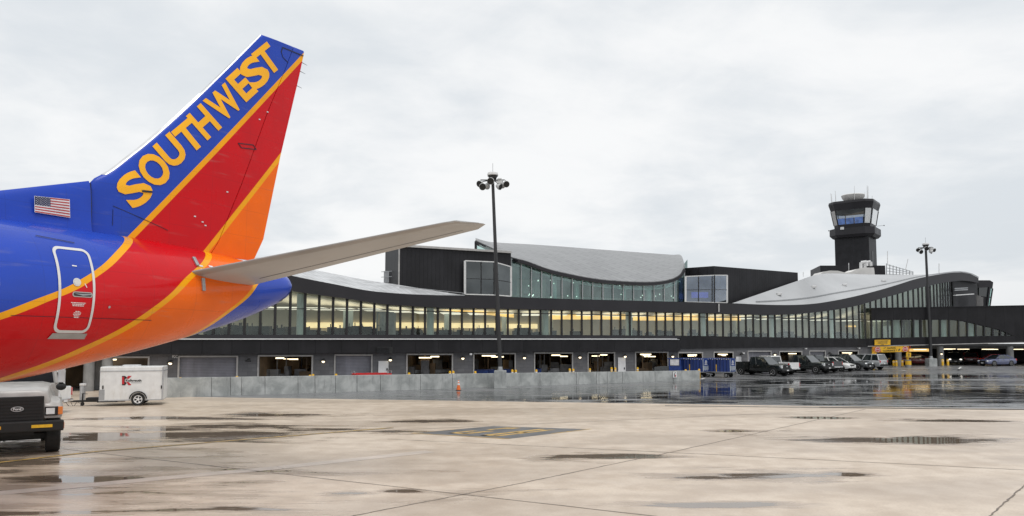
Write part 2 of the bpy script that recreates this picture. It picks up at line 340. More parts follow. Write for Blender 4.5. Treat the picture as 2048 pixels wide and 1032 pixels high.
apr = MB().add([(-120, -40, 0), (160, -40, 0), (160, B.y + sl_*(160 - B.x), 0), (B.x, B.y, 0), (A.x, A.y, 0), (A.x - 1.0, 76, 0), (-120, 76, 0)], [(0, 1, 2, 3, 4, 5, 6)]).build('apron', M['apron']); structure(apr)
M['joint'] = mat('joint_sealant', (.17, .14, .115), .7, 0, .35, 4); M['palepatch'] = mat('pale_repair_strip', (.55, .47, .40), .35, 0, .08, 2)
def strip2(mb, a, b, wd, z, n=1, jit=0.0):
    a, b = Vector((a[0], a[1], 0)), Vector((b[0], b[1], 0)); d = (b - a).normalized(); s = Vector((-d.y, d.x, 0)); L = []
    for i in range(n + 1):
        p = a.lerp(b, i/n) + s*random.uniform(-jit, jit); h = wd/2*random.uniform(.7, 1.3) if jit else wd/2
        L.append([p - s*h + Vector((0, 0, z)), p + s*h + Vector((0, 0, z))])
    return mb.loft(L, closed=False, caps=False)
def ext(p, q, e0, e1):
    p, q = gnd(*p), gnd(*q); d = q - p; return p - d*e0, q + d*e1
jm = MB()
for p, q, e0, e1 in (((210, 907.5), (1024, 1000), .15, 1.2), ((1024, 890), (1339, 905), .9, .0), ((1339, 905), (2048, 940), 0, .6), ((715, 1030), (1024, 970), .3, 0), ((1024, 970), (1339, 905), 0, 0), ((1339, 905), (1724, 820), 0, .03),
                     ((1980, 1032), (2044, 975), .1, .7), ((620, 868), (1290, 838), 0, .8)):
    a, b = ext(p, q, e0, e1); strip2(jm, a, b, .042, .004, 40, .015)
structure(jm.build('apron_joints', M['joint']))
M['drain'] = mat('dark_drain_grate', (.03, .03, .03), .5, .3)
dr = MB(); a, b = gnd(1330, 811.5), gnd(2048, 819.5); strip2(dr, a, a + (b-a)*1.5, .32, .005)
for k in range(120):
    p = a.lerp(b, .45 + k/120*.8); dr.box(p.x - .05, p.x + .05, p.y - .14, p.y + .14, .006, .02)
structure(dr.build('drain_grate', M['drain']))
M['yline'] = mat('worn_yellow_line', (.50, .31, .07), .5, 0, .35, 3, grime=(.3, .24, .16)); M['bline'] = mat('black_line_border', (.08, .07, .06), .5, 0, .3, 3); M['wline'] = mat('worn_white_line', (.62, .62, .6), .5, 0, .2, 3)
def gl(name, m, pts, wd, z=.006, over=None):
    mb = MB()
    for p, q in pts:
        a, b = gnd(*p), gnd(*q); strip2(mb, a, b, wd, z + (terrain(0, a.y) if over else 0))
    return structure(mb.build(name, m))
gl('line_border', M['bline'], [((-60, 932), (190, 903.5)), ((190, 903.5), (785, 855.5))], .30, .005)
gl('taxi_line', M['yline'], [((-60, 932), (190, 903.5)), ((190, 903.5), (785, 855.5))], .13, .009)
gl('pale_strip', M['palepatch'], [((-40, 990), (560, 935)), ((560, 935), (860, 903))], .55, .004)
c = [gnd(*p) for p in ((828, 866.5), (987, 852.3), (1178, 858.6), (1020, 877.5))]
qm = quadmap(c[0], c[3], c[2], c[1]); up = lambda p, z: Vector((p.x, p.y, z))
M['markgrey'] = mat('faded_grey_marking', (.10, .098, .10), .4, 0, .25, 1.5)
structure(MB().quad(*[up(q, .005) for q in (qm(0, 0), qm(1, 0), qm(1, 1), qm(0, 1))]).build('marking_panel', M['markgrey']))
mk = MB()
for u0, u1, v0, v1 in ((-.012, 1.012, -.03, -.005), (-.012, -.002, -.03, .5), (.985, 1.012, .5, 1.02)): mk.quad(up(qm(u0, v0), .008), up(qm(u1, v0), .008), up(qm(u1, v1), .008), up(qm(u0, v1), .008))
for u0, u1, v0, v1 in ((.22, .28, .14, .46), (.22, .42, .14, .19), (.36, .42, .16, .5), (.24, .30, .6, .88), (.3, .38, .78, .9), (.60, .67, .10, .86), (.72, .78, .12, .84), (.60, .78, .10, .15), (.64, .76, .46, .52)):
    mk.quad(up(qm(u0, v0), .008), up(qm(u1, v0), .008), up(qm(u1, v1), .008), up(qm(u0, v1), .008))
structure(mk.build('marking_strokes', M['yline']))
wl = MB()
for p, q, wd in (((1918, 739), (1922, 733.5), .22), ((1964, 740.4), (1973, 740.0), .3), ((1982, 740), (1993, 739.6), .3), ((1803, 741.5), (1812, 738), .2), ((1402, 758.5), (1409, 756), .25)):
    a, b = gnd(*p), gnd(*q); h = max(terrain(0, a.y), terrain(0, b.y)); strip2(wl, a, b, wd, h + .006)
structure(wl.build('bay_lines', M['wline']))
# ------------------------------------------------------------------ terminal building
KN = [(-300, 48.75), (-100, 51.0), (100, 53.4), (300, 55.97), (475, 58.5), (980, 68.1), (1350, 79.3), (1600, 90.4), (1720, 97), (1907, 109), (1990, 115)]
KT = [((p - PX)/F, 1/yy) for p, yy in KN]
def Yf(t): return 1/smooth(KT, t)
def fac(px, py, off=0):
    r = ray(px, py); return EYEP + r*((Yf(r.x/r.y) - off)/r.y)
def facz(px, z, off=0):
    p = fac(px, HZ, off); return Vector((p.x, p.y, z))
def frange(a, b, n): return [a + (b - a)*i/n for i in range(n + 1)]
def band(mb, xs, top, bot, off, thick, zbot=None, ztop=None):
    rings = []
    for px in xs:
        t = facz(px, ztop, off) if ztop is not None else fac(px, top(px), off); b = facz(px, zbot, off) if zbot is not None else fac(px, bot(px), off)
        k = Vector((0, thick, 0)); rings.append([b, t, t + k, b + k])
    return mb.loft(rings)
T = thing('terminal_building', 'long black airport terminal with swooping pale roof and ribbon windows above garage doors', 'terminal', (fac(1000, HZ).x, fac(1000, HZ).y, 0))
W = dict(parent=T, world=True)
basey = lambda x: curve([(300, 669), (1000, 669.3), (1350, 670.8), (1600, 675), (1745, 677), (1990, 680)], x)
ftop = lambda x: smooth([(100, 430), (300, 484), (440, 517), (591, 553), (672, 569), (735, 581), (797, 587), (860, 590), (922, 591), (988, 592), (1050, 595), (1200, 599.5), (1300, 602), (1450, 606), (1520, 609), (1560, 610), (1600, 609.4), (1640, 606), (1700, 595), (1760, 580), (1800, 568), (1830, 558.5), (1860, 552), (1900, 545.7), (1925, 545), (1945, 549), (1957, 556)], x)
fbot = lambda x: smooth([(100, 462), (300, 514), (440, 547), (575, 580), (638, 590), (694, 597.5), (748, 606), (800, 611), (876, 615), (971, 617), (1050, 618.6), (1250, 623), (1400, 626), (1500, 629), (1560, 629.4), (1600, 627.5), (1640, 623.6), (1680, 618), (1720, 610), (1740, 604), (1763, 597), (1785, 591), (1830, 578), (1855, 572), (1880, 567), (1905, 563), (1930, 561), (1957, 566)], x)
bbot = lambda x: curve([(300, 708.5), (1361, 701.5)], x); bbot2 = lambda x: curve([(1361, 696.8), (1600, 694), (1745, 693.5)], x)
# ground-floor masonry with its openings: (x0, x1, top, kind)
DOORS = [(60, 298, 716, 'open'), (358, 475, 714.5, 'shut'), (517, 625, 713, 'open'), (670, 744, 711.5, 'shut'), (814, 905, 710, 'open'), (947.5, 1030.5, 708.3, 'open'), (1069, 1145, 707.2, 'open'), (1176, 1229, 706.6, 'open'), (1271, 1335.5, 705.5, 'open'),
         (1356.5, 1405, 706.5, 'open'), (1427.7, 1466, 705.5, 'open'), (1495.6, 1542, 703.5, 'shut'), (1558.7, 1603.6, 704, 'open'), (1619, 1650.5, 703, 'shut'), (1676.5, 1716.4, 702.5, 'open')]
gw = MB(); x = -250
wtop = lambda px: bbot(px) - 2 if px < 1353 else bbot2(px) - 2
def wallpiece(x0, x1, bot=None):
    if x1 - x0 < .5: return
    n = max(1, int((x1 - x0)/40)); band(gw, frange(x0, x1, n), wtop, bot, 0, .35, zbot=None if bot else -.4)
for x0, x1, ty, k in DOORS:
    if x < 1353 < x0: wallpiece(x, 1352.9); x = 1353.1
    wallpiece(x, x0); wallpiece(x0, x1, lambda px, t=ty: t); x = x1
wallpiece(x, 1745)
gw.build('masonry_wall', M['block'], **W)
for x0, x1, ty, k in DOORS:
    fr = MB(); wd = .11
    p0, p1 = facz(x0, 0, .04), facz(x1, 0, .04); t0, t1 = fac(x0, ty, .04), fac(x1, ty, .04); d = (p1 - p0).normalized()
    fr.bar((t0.x, t0.y, -.2), t0, .1, .12); fr.bar((t1.x, t1.y, -.2), t1, .1, .12); fr.bar(t0 - d*.05 + Vector((0, 0, .06)), t1 + d*.05 + Vector((0, 0, .06)), .12, .12)
    fr.build('bay_frame', M['light_trim'], **W)
    if k == 'shut':
        s = MB(); band(s, [x0 + .8, x1 - .8], lambda px, t=ty: t + .4, None, -.2, .06, zbot=-.2); s.build('roller_shutter', M['shutter'], **W)
# canopy band, thin white line, upper dark band
cb1 = MB(); band(cb1, frange(-200, 1361, 40), lambda px: 679.2, bbot, .75, .72); cb1.build('canopy_band', M['band'], **W)
cb3 = MB(); band(cb3, frange(1361.2, 1745, 12), lambda px: basey(px) + .3, bbot2, .25, .5); cb3.build('canopy_band', M['band'], **W)
cb2 = MB(); band(cb2, frange(-200, 1361, 40), lambda px: basey(px) + .3, lambda px: 676.9, .25, .5); cb2.build('sill_band', M['fascia'], **W)
wl_ = MB(); band(wl_, frange(-200, 1354, 40), lambda px: 677.0, lambda px: 679.0, .85, .8); wl_.build('white_gutter_line', M['white_trim'], **W)
# swooping fascia
fa = MB(); band(fa, frange(100, 1957, 110), ftop, fbot, .9, .95); fa.build('roof_fascia', M['fascia'], smooth=20, **W)
# downpipe on fascia
dp = MB(); dp.bar(fac(1437.5, 607.5, 1.0), fac(1437.5, 624, 1.0), .16); dp.build('fascia_joint_strip', M['light_trim'], **W)
MUL = [264, 297, 330, 363, 396, 428.1, 459.4, 490, 521.3, 550.6, 580.3, 610, 638, 666, 693.8, 721.6, 748.4, 774.7, 800.6, 825.6, 850, 875.6, 900.6, 923.8, 947.2, 970.3, 993, 1015.7, 1037.5, 1059.6, 1081, 1102.3, 1123.3, 1143.5, 1163.5, 1183.3, 1202.8, 1222.6, 1241, 1259.8, 1277.4, 1295, 1313, 1330.7, 1347.7, 1365, 1382, 1399, 1414.6, 1430.5, 1446, 1462, 1477, 1492, 1506.6, 1521.5, 1536, 1550, 1564, 1578, 1592, 1605, 1618, 1631, 1644, 1657, 1669, 1681.5, 1694, 1706, 1718.3, 1730, 1741.5, 1752.5, 1763.6, 1775, 1786, 1796.5, 1807, 1817.6, 1828, 1838, 1846, 1854, 1862, 1869, 1875.5, 1882, 1887, 1892, 1897, 1902, 1907]
for i, px in enumerate(MUL):
    t = fac(px, fbot(px) + .3, .06); b = fac(px, basey(px), .06); m_ = (t + b)/2
    MB().bar((m_.x, m_.y, b.z - .1), (m_.x, m_.y, t.z + .3), .105, .2).build('mullion', M['mullion'], **W)
    if i + 1 < len(MUL):
        q = MUL[i + 1]; a, b_, c_, d_ = fac(px, basey(px) + .5), fac(q, basey(q) + .5), fac(q, fbot(q) - 2), fac(px, fbot(px) - 2); k = Vector((0, .03, 0))
        MB().hexa([a, b_, b_ + k, a + k, d_, c_, c_ + k, d_ + k]).build('window_pane', M['glass'], **W)
tr = lambda x: curve([(264, 617), (640, 617.5), (800, 621), (980, 625.5), (1100, 627.3), (1300, 632), (1400, 634), (1500, 635), (1560, 636), (1640, 638), (1740, 640), (1907, 645)], x)
tm = MB(); band(tm, frange(264, 1907, 70), lambda x: tr(x) - .8, lambda x: tr(x) + .8, .1, .1); tm.build('transom', M['mullion'], **W)
# upper-floor interior
fl = MB(); r_ = [[facz(px, 4.02, -.35), facz(px, 4.02, -11)] for px in frange(200, 1930, 40)]; fl.loft(r_, closed=False, caps=False); fl.build('interior_floor', M['int_floor'], **W)
bw = MB(); band(bw, frange(200, 1930, 60), None, None, -11, .2, zbot=3.9, ztop=8.6); bw.build('interior_back_wall', M['int_wall'], **W)
ic = MB(); r_ = []
for px in frange(200, 1930, 60):
    t = fac(px, fbot(px) - 1, -.4); r_.append([t, facz(px, min(t.z, 6.9) - .2, -11)])
ic.loft(r_, closed=False, caps=False); ic.build('interior_ceiling', M['int_wall'], **W)
for a, b, y0, y1, off, mm in ((612, 752, 645, 655.5, -10.7, 'warm'), (792, 858, 645, 655.5, -10.7, 'warm'), (862, 1000, 646, 656, -10.7, 'warm'), (1004, 1075, 648, 657, -10.7, 'warm'), (1100, 1256, 629, 639, -5, 'amber'), (1266, 1396, 631, 641, -5, 'amber'), (1416, 1482, 633, 641, -5, 'amber'), (1692, 1712, 651, 654, -8, 'amber')):
    s = MB(); band(s, frange(a, b, 6), lambda px: y0, lambda px: y1, off, .08); s.build('cove_light', M[mm], **W)
s = MB(); band(s, frange(878, 1028, 8), lambda px: lerp(618, 626, (px - 878)/150), lambda px: lerp(619, 635.5, (px - 878)/150), -4, .1); s.build('cove_light', M['amber'], **W)
for k in range(30):   # made-up glowing ceiling panels, added to brighten the concourse
    px = 320 + k*53; p = facz(px, min(fac(px, fbot(px), -3).z, 6.9) - .45, -5.5)
    MB().box(p.x - .9, p.x + .9, p.y - 2.2, p.y + 2.2, p.z, p.z + .05).build('ceiling_glow', M['soft'], **W)
for px, rr in ((600, .32), (860, .33), (1090, .36), (1102, .2), (1258, .34), (1406, .34), (1543, .36), (1663, .36), (1724, .3), (700, .26), (690, .2), (893, .25), (1008, .25), (1475, .25)):
    p = facz(px, 3.95, -1.6 if rr > .3 else -6); MB().tube(p, (p.x, p.y, min(8.4, fac(px, fbot(px), -1.6).z) if rr > .3 else 6.4), rr, n=16).build('interior_column', M['concrete_col'], smooth=30, **W)
ls = MB(); a, b = fac(754, 668, -3), fac(790, 626, -3)
for i in range(4):
    u = lerp(a.x, b.x, i/3); ls.box(u - .06, u + .06, a.y, a.y + .1, 4.02, b.z)
for zz_ in (4.05, 5.0, b.z): ls.box(a.x, b.x, a.y, a.y + .1, zz_ - .06, zz_ + .06)
ls.box(a.x, b.x, a.y + 1.2, a.y + 1.3, 4.02, b.z); ls.build('lift_enclosure', M['galv'], **W)
fu = MB()
for k in range(150):
    px = random.uniform(420, 1740); o = random.uniform(-9.5, -1.5); p = facz(px, 4.02, o); w_ = random.uniform(.2, .7); h = random.uniform(.35, .95)
    fu.box(p.x - w_, p.x + w_, p.y - .25, p.y + .25, 4.02, 4.02 + h); fu.box(p.x - w_*.5, p.x - w_*.3, p.y, p.y + .1, 4.02 + h, 4.3 + h)
fs_ = fu.build('lounge_furniture', M['int_dark'], **W); fs_['kind'] = 'stuff'
# baggage hall on the ground floor
hf = MB(); hf.loft([[facz(px, terrain(0, facz(px, 0).y) + .03, -.36), facz(px, terrain(0, facz(px, 0).y) + .03, -12)] for px in frange(40, 1745, 30)], closed=False, caps=False); hf.build('baggage_hall_floor', M['grey_conc'], **W)
hb = MB(); band(hb, frange(40, 1745, 40), None, None, -12, .2, zbot=-.3, ztop=3.4); hb.build('baggage_hall_back_wall', M['hall_wall'], **W)
hc = MB(); band(hc, frange(40, 1745, 40), None, None, -.37, 11.6, zbot=2.85, ztop=3.0); hc.build('baggage_hall_ceiling', M['ceil'], **W)
for x0, x1, ty, k in DOORS:
    if k != 'open': continue
    pa = MB(); p = facz(x0 - 8, 0, -.4); pa.box(p.x - .1, p.x + .1, p.y, p.y + 10, -.2, 2.84); pa.build('hall_partition', M['hall_wall'], **W)
    for j in range(random.choice((2, 3)) if x0 > 100 else 1):
        off = -1.6 - j*3.1 - random.random(); px = lerp(x0, x1, random.uniform(.2, .8)); p = fac(px, ty + 3.2 + j*2.2, off); L = .25 + .5*random.random()
        MB().box(p.x - L, p.x + L, p.y - .08, p.y + .08, p.z - .05, p.z + .05).build('strip_light', M['tubelight'], **W)
M['clutter_a'] = mat('stacked_goods_brown', (.22, .15, .09), .7, 0, .3, 1.5); M['clutter_b'] = mat('stacked_goods_grey', (.2, .2, .21), .5, 0, .4, 1.5)
for mm in ('clutter_a', 'clutter_b'):
    cl_ = MB()
    for x0, x1, ty, k in DOORS:
        if k != 'open' or x0 < 200: continue
        for j in range(9):
            p = facz(random.uniform(x0 + 3, x1 - 3), 0, random.uniform(-9, -2.5)); z0 = terrain(0, p.y) + .03; a, b, h = random.uniform(.15, .6), random.uniform(.15, .5), random.uniform(.3, 1.9)
            cl_.box(p.x - a, p.x + a, p.y - b, p.y + b, z0, z0 + h)
            if random.random() < .4: cl_.box(p.x - .04, p.x + .04, p.y - b, p.y - b + .08, z0 + h, 2.8)
    cl_.build('hall_equipment', M[mm], **W)['kind'] = 'stuff'
# white personnel doors, louvre, wall lamps
for x0, x1, ty in ((757, 777, 722), (1236, 1251, 715), (1472, 1482.5, 713.4), (1655, 1665, 710)):
    d = MB(); band(d, [x0, x1], lambda px: ty, None, .1, .09, zbot=terrain(0, facz(x0, 0).y)); do = d.build('personnel_door', M['white_door'], **W)
    h = fac(x1 - (x1 - x0)*.14, ty + (743 - ty)*.75 if x0 < 1300 else ty + 20, .16); MB().box(h.x - .05, h.x + .05, h.y - .03, h.y + .03, h.z - .12, h.z + .06).build('door_handle', M['blackplastic'], do).location = Vector((0, 0, 0)) - Vector(T['base'])
lv = MB(); band(lv, [752.7, 785.5], lambda px: 693.6, lambda px: 706.5, .82, .1); lo = lv.build('louvre', M['black'], **W)
for k in range(5):
    s = MB(); band(s, [753.5, 779], lambda px: 695 + k*2.3, lambda px: 696.2 + k*2.3, .86, .03)
    o = s.build('louvre_blade', M['clad'], **W)
for px, py, lit in ((340.5, 724.5, 1), (496.5, 721, 0), (646.5, 721, 1), (780.8, 718, 1), (925.7, 715, 1), (1049, 714, 1), (1160, 713, 1), (1250.5, 711.5, 1), (1345.6, 711.5, 1), (1550, 708, 1), (1483.5, 708, 0), (1660, 707, 0)):
    p = fac(px, py, .42); s = MB(); s.bar((p.x, p.y + .4, p.z + .12), (p.x, p.y, p.z + .14), .06); s.lathe((p.x, p.y, p.z + .14), (0, -.2, -1), [(0, .05), (.06, .1), (.18, .24), (.2, .24)], 14)
    so_ = s.build('wall_lamp', M['black'], smooth=40, **W)
    if lit: MB().ball((p.x, p.y, p.z - .06), .13, 10, 6).build('lamp_bulb', M['lampglow'], so_).location = -Vector(T['base'])
for px, py in ((1611, 697.5), (1717.5, 696.5), (942, 708.5), (1486.5, 706.5)):
    p = fac(px, py, .5); s = MB(); s.box(p.x - .1, p.x + .1, p.y - .25, p.y + .1, p.z - .08, p.z + .08); s.bar((p.x, p.y, p.z), (p.x, p.y + .6, p.z + .15), .06); s.build('security_camera', M['white_trim'], bevel=.02, **W)
# roofs that rise behind the fascia
def sheet(name, A_, B_, mt, rows=5, thick=.25, bulge=0.0, xs=None):
    n = len(A_); rr = []
    for j in range(rows + 1):
        v = j/rows; rr.append([A_[i].lerp(B_[i], v) + Vector((0, 0, bulge*math.sin(math.pi*v))) for i in range(n)])
    mb = MB(); k = Vector((0, 0, thick)); tops = [p for r in rr for p in r]; bots = [p - k for p in tops]; N = len(tops); fs = []
    for j in range(rows):
        for i in range(n - 1):
            a, b, c, d = j*n+i, j*n+i+1, (j+1)*n+i+1, (j+1)*n+i; fs += [(a, b, c, d), (a+N, d+N, c+N, b+N)]
    for i in range(n - 1): fs += [(i, i+N, i+1+N, i+1), (rows*n+i, rows*n+i+1, rows*n+i+1+N, rows*n+i+N)]
    for j in range(rows): fs += [(j*n, (j+1)*n, (j+1)*n+N, j*n+N), (j*n+n-1, j*n+n-1+N, (j+1)*n+n-1+N, (j+1)*n+n-1)]
    mb.add(tops + bots, fs); return mb.build(name, mt, smooth=30, **W)
xs = frange(120, 930, 40); rb = lambda x: smooth([(120, 395), (300, 455), (450, 497), (591, 533), (635, 541), (735, 560.5), (790, 568.5), (860, 580), (930, 590.6)], x)
sheet('swoop_roof', [fac(x, ftop(x) - .2, .85) for x in xs], [fac(x, rb(x), -.2 - 2.5*min(1, (930 - x)/130) - 7*sstep(800, 700, x) if x > 700 else -9.7) for x in xs], M['roof'])
A_ = []; B_ = []
for i in range(41):
    x = lerp(1464, 1957, i/40); A_.append(fac(x, ftop(x) - .2, .85))
    xb = smooth([(0, 1464), (.3, 1600), (.42, 1651), (.6, 1750), (.8, 1850), (1, 1957)], i/40); yb = smooth([(1464, 606.6), (1600, 560), (1625, 551.5), (1651, 547), (1740, 549), (1830, 549.5), (1880, 547.5), (1920, 544), (1957, 554.5)], xb)
    B_.append(fac(xb, yb, -.3 - 2.4*min(1, (xb - 1464)/130) - 14*sstep(1600, 1690, xb)))
sheet('swoop_roof', A_, B_, M['roof_flat'])
se = MB()
for i in range(4, 40): se.bar(A_[i].lerp(B_[i], .22) + Vector((0, 0, .08)), A_[i+1].lerp(B_[i+1], .22) + Vector((0, 0, .08)), .1, .14)
se.build('roof_seam_rail', M['galv'], **W)
for i in (8, 14, 19, 25): 
    p = A_[i].lerp(B_[i], .35 + .1*(i % 3)); MB().box(p.x - .3, p.x + .3, p.y - .2, p.y + .2, p.z, p.z + .3).build('roof_vent', M['white_trim'], bevel=.05, **W)
# upper volumes
def volume(name, pts, z0, z1, mt):  # plan polygon
    n = len(pts); vs = [(p[0], p[1], z0) for p in pts] + [(p[0], p[1], z1) for p in pts]
    return MB().add(vs, [tuple(range(n))[::-1], tuple(range(n, 2*n))] + [(k, (k+1) % n, n+(k+1) % n, n+k) for k in range(n)]).build(name, mt, **W)
fl_ = fac(798, 560, -3); fr_ = fac(1022, 560, -3); zt = fac(798, 493, -3).z; bl_ = at(770, 560, 71.5)
volume('upper_hall', [fl_, fr_, fr_ + Vector((-4, 14, 0)), bl_ + Vector((5, 4, 0)), bl_], 7.2, zt, M['clad'])
cp = MB(); d_ = (fr_ - fl_).normalized()
cp.bar((fl_.x, fl_.y - .05, 7.3), (fl_.x, fl_.y - .05, zt), .12); cp.bar(fl_ + Vector((0, -.1, zt + .08 - fl_.z)), fr_ + Vector((0, -.1, zt + .08 - fr_.z)), .25, .2); cp.build('corner_trim', M['light_trim'], **W)
o = MB(); a, b = at(771, 567, 71.2), at(790, 547, 69.6)
o.box(a.x, a.x + 1.0, a.y - 1.0, a.y - .2, a.z, a.z + 1.1); o.bar((a.x - .2, a.y - 1.2, a.z + 1), (a.x + 1.4, a.y - 2.2, a.z + 1), .05); o.bar((a.x - .2, a.y - 1.2, a.z + .5), (a.x + 1.4, a.y - 2.2, a.z + .5), .05); o.build('roof_access_hatch', M['galv'], **W)
rl = MB()
for a, b in (((800, 573), (926, 586)),):
    p, q = fac(a[0], a[1], -1.5), fac(b[0], b[1], -1.5); rl.bar(p, q, .05)
    for k in range(5): m_ = p.lerp(q, k/4); rl.bar((m_.x, m_.y, m_.z - .8), m_, .05)
rl.build('roof_railing', M['galv'], **W)
def framedwin(pts, gm, wdt=.15, mids=(), gname='corner_window'  , depth=.2):  # pts: list of (px, ytop, ybot, off)
    tp = [fac(p, a, o) for p, a, b, o in pts]; bt = [fac(p, b, o) for p, a, b, o in pts]
    g_ = MB(); k = Vector((0, .04, 0))
    for i in range(len(pts) - 1): g_.hexa([bt[i], bt[i+1], bt[i+1]+k, bt[i]+k, tp[i], tp[i+1], tp[i+1]+k, tp[i]+k])
    go = g_.build(gname, gm, **W); f_ = MB()
    for i in range(len(pts) - 1):
        f_.bar(tp[i], tp[i+1], wdt*.7, depth*.5); f_.bar(bt[i], bt[i+1], wdt*.7, depth*.5)
    f_.bar(bt[0], tp[0], wdt, depth); f_.bar(bt[-1], tp[-1], wdt*.8, depth)
    f_.build('window_frame', M['white_trim'], go).location = -Vector(T['base'])
    d_ = MB()
    for i, u in mids: d_.bar(bt[i].lerp(bt[i+1], u), tp[i].lerp(tp[i+1], u), .09)
    for i in range(len(pts) - 1): d_.bar(bt[i].lerp(tp[i], .47), bt[i+1].lerp(tp[i+1], .47), .06)
    if len(pts) > 2: d_.bar(bt[1], tp[1], .12)
    d_.build('window_bars', M['mullion'], go).location = -Vector(T['base'])
framedwin([(930, 521.5, 588.5, -2.6), (988.5, 524, 590, -2.5), (1022, 533.6, 592.5, -2.9)], M['glass_dark'], mids=((0, .55),))
cl2, fr2 = fac(1429, 600, -3.2), fac(1597, 600, -3.4); z2 = fac(1428, 532, -3.2).z; bl2 = fac(1369, 600, -8)
volume('upper_hall', [cl2, fr2, fr2 + Vector((-6, 14, 0)), bl2 + Vector((-2, 12, 0)), bl2], 7.2, z2, M['clad'])
framedwin([(1371, 553, 604, -4.6), (1429, 550.5, 605, -2.6), (1454, 550.5, 605.5, -2.7)], M['glass_blue'], mids=((0, .45), (0, .92)))
bsx = fac(1395, 590, -4.3); MB().box(bsx.x - .6, bsx.x + 1.3, bsx.y + .3, bsx.y + .4, bsx.z - .3, bsx.z + .35).build('display_screen', M['blue_screen'], **W)
# glass pavilion under the vault
LIP = [(951, 481), (985, 497), (1020, 513), (1050, 520.5), (1096, 537), (1143, 548), (1189.5, 556.5), (1236, 561), (1282.6, 563), (1317, 562), (1345, 556.5), (1361, 547), (1368.5, 535)]
TOP = [(951, 480.5), (975, 483.3), (1010, 486), (1050, 488), (1096, 491), (1143, 494.5), (1189, 498), (1236, 501.5), (1282, 505), (1317, 507.5), (1345, 509.5), (1362, 510.5), (1369.5, 530)]
def dens(L, n=4):
    xs_ = list(range(len(L))); px = list(zip(xs_, [p[0] for p in L])); py = list(zip(xs_, [p[1] for p in L]))
    return [(smooth(px, i/n), smooth(py, i/n)) for i in range((len(L) - 1)*n + 1)]
L2, T2 = dens(LIP), dens(TOP); nn = len(L2)
A_ = [fac(p[0], p[1], -5 - 6*max(0, 1 - i/10)) for i, p in enumerate(L2)]
B_ = [fac(p[0], p[1], -11 - 10*min(1, i/12)*min(1, (nn - 1 - i)/5 + .12) + (4 if i == nn-1 else 0)) for i, p in enumerate(T2)]
sheet('vault_roof', A_, B_, M['vault'], rows=8, thick=.45, bulge=.25)
ed = MB()
for i in range(nn - 1): ed.bar(A_[i] + Vector((0, -.1, -.25)), A_[i+1] + Vector((0, -.1, -.25)), .2, .3)
ed.build('vault_edge_beam', M['fascia'], **W)
gp = MB(); lipf = lambda x: curve([(p[0], p[1]) for p in L2], x)
xs = frange(1022, 1369, 24)
band(gp, xs, lambda x: lipf(x) + 3, None, -5.4, .05, zbot=7.2); gp.build('pavilion_glass', M['glass_teal'], **W)
mm_ = MB()
for x in frange(1022, 1369, 17):
    t = fac(x, lipf(x) + 3, -5.3); mm_.bar((t.x, t.y, 7.2), t, .06, .1)
mm_.build('pavilion_glazing_bars', M['galv'], **W)
tg = MB(); a, b, c_ = fac(951.5, 483, -10.8), fac(951.5, 503, -10.8), fac(1019, 514, -5.5); d_ = fac(1000, 504, -6.5); k = Vector((0, .05, 0))
tg.add([a, b, d_, c_, a+k, b+k, d_+k, c_+k], [(0, 1, 2, 3), (7, 6, 5, 4), (0, 4, 5, 1), (1, 5, 6, 2), (2, 6, 7, 3), (3, 7, 4, 0)]); tg.build('gable_glass', M['glass_teal'], **W)
gb = MB(); gb.bar(a, b, .25); gb.bar(a, c_, .2); gb.build('gable_frame', M['fascia'], **W)
pf = MB(); pf.loft([[facz(x, 7.25, -5.5), facz(x, 7.25, -17)] for x in frange(1010, 1372, 8)], closed=False, caps=False); pf.build('pavilion_floor', M['int_floor'], **W)
pb = MB(); band(pb, frange(1010, 1375, 16), lambda x: max(lipf(x), 500) - 4, None, -17, .2, zbot=7.2); pb.build('pavilion_back_wall', M['int_teal'], **W)
for px in (1109, 1153, 1247, 1297): 
    t = fac(px, lipf(px) + 12, -8); MB().tube((t.x, t.y, 7.25), t, .26, n=14).build('pavilion_column', M['steel_white'], smooth=30, **W)
    br_ = MB()
    for dx in (-34, -18, 18, 34):
        e = fac(px + dx, lipf(min(1366, px + dx)) + 4, -7.5); br_.tube(t - Vector((0, 0, .4)), e, .07, n=8)
    br_.build('branch_strut', M['steel_white'], **W)
ts = MB(); zz2 = []
for i, x in enumerate(frange(1026, 1360, 26)):
    zz2.append(fac(x, lipf(x) + (4 if i % 2 else 15), -6.6))
for a, b in zip(zz2, zz2[1:]): ts.tube(a, b, .07, n=8)
for a, b in zip(zz2, zz2[2:]): ts.tube(a, b, .07, n=8)
ts.build('roof_truss', M['steel_white'], **W)
sp = MB()
for k in range(34):
    px = random.uniform(1030, 1355); py = random.choice((random.uniform(588, 596), random.uniform(560, 572)))
    if py < lipf(px) + 10: continue
    p = fac(px, py, -7); sp.ball(p, .055, 6, 4)
sp.build('downlights', M['spark'], **W)
pk = MB()
for k in range(40):
    p = facz(random.uniform(1180, 1355), 7.25, random.uniform(-9, -6)); pk.box(p.x - .25, p.x + .25, p.y - .2, p.y + .2, 7.25, 7.6 + random.random()*.5)
pk.build('lounge_furniture', M['steel_white'], **W)['kind'] = 'stuff'
for px, w_, h_ in ((1063, 1.6, 3.2), (1185, 1.4, 3.0), (1062, .8, 1.6)):
    p = facz(px, 7.25, -12); MB().box(p.x - w_, p.x + w_, p.y, p.y + .3, 7.25, 7.25 + h_).build('interior_panel', M['hall_wall'] if h_ < 3.1 else M['int_wall'], **W)
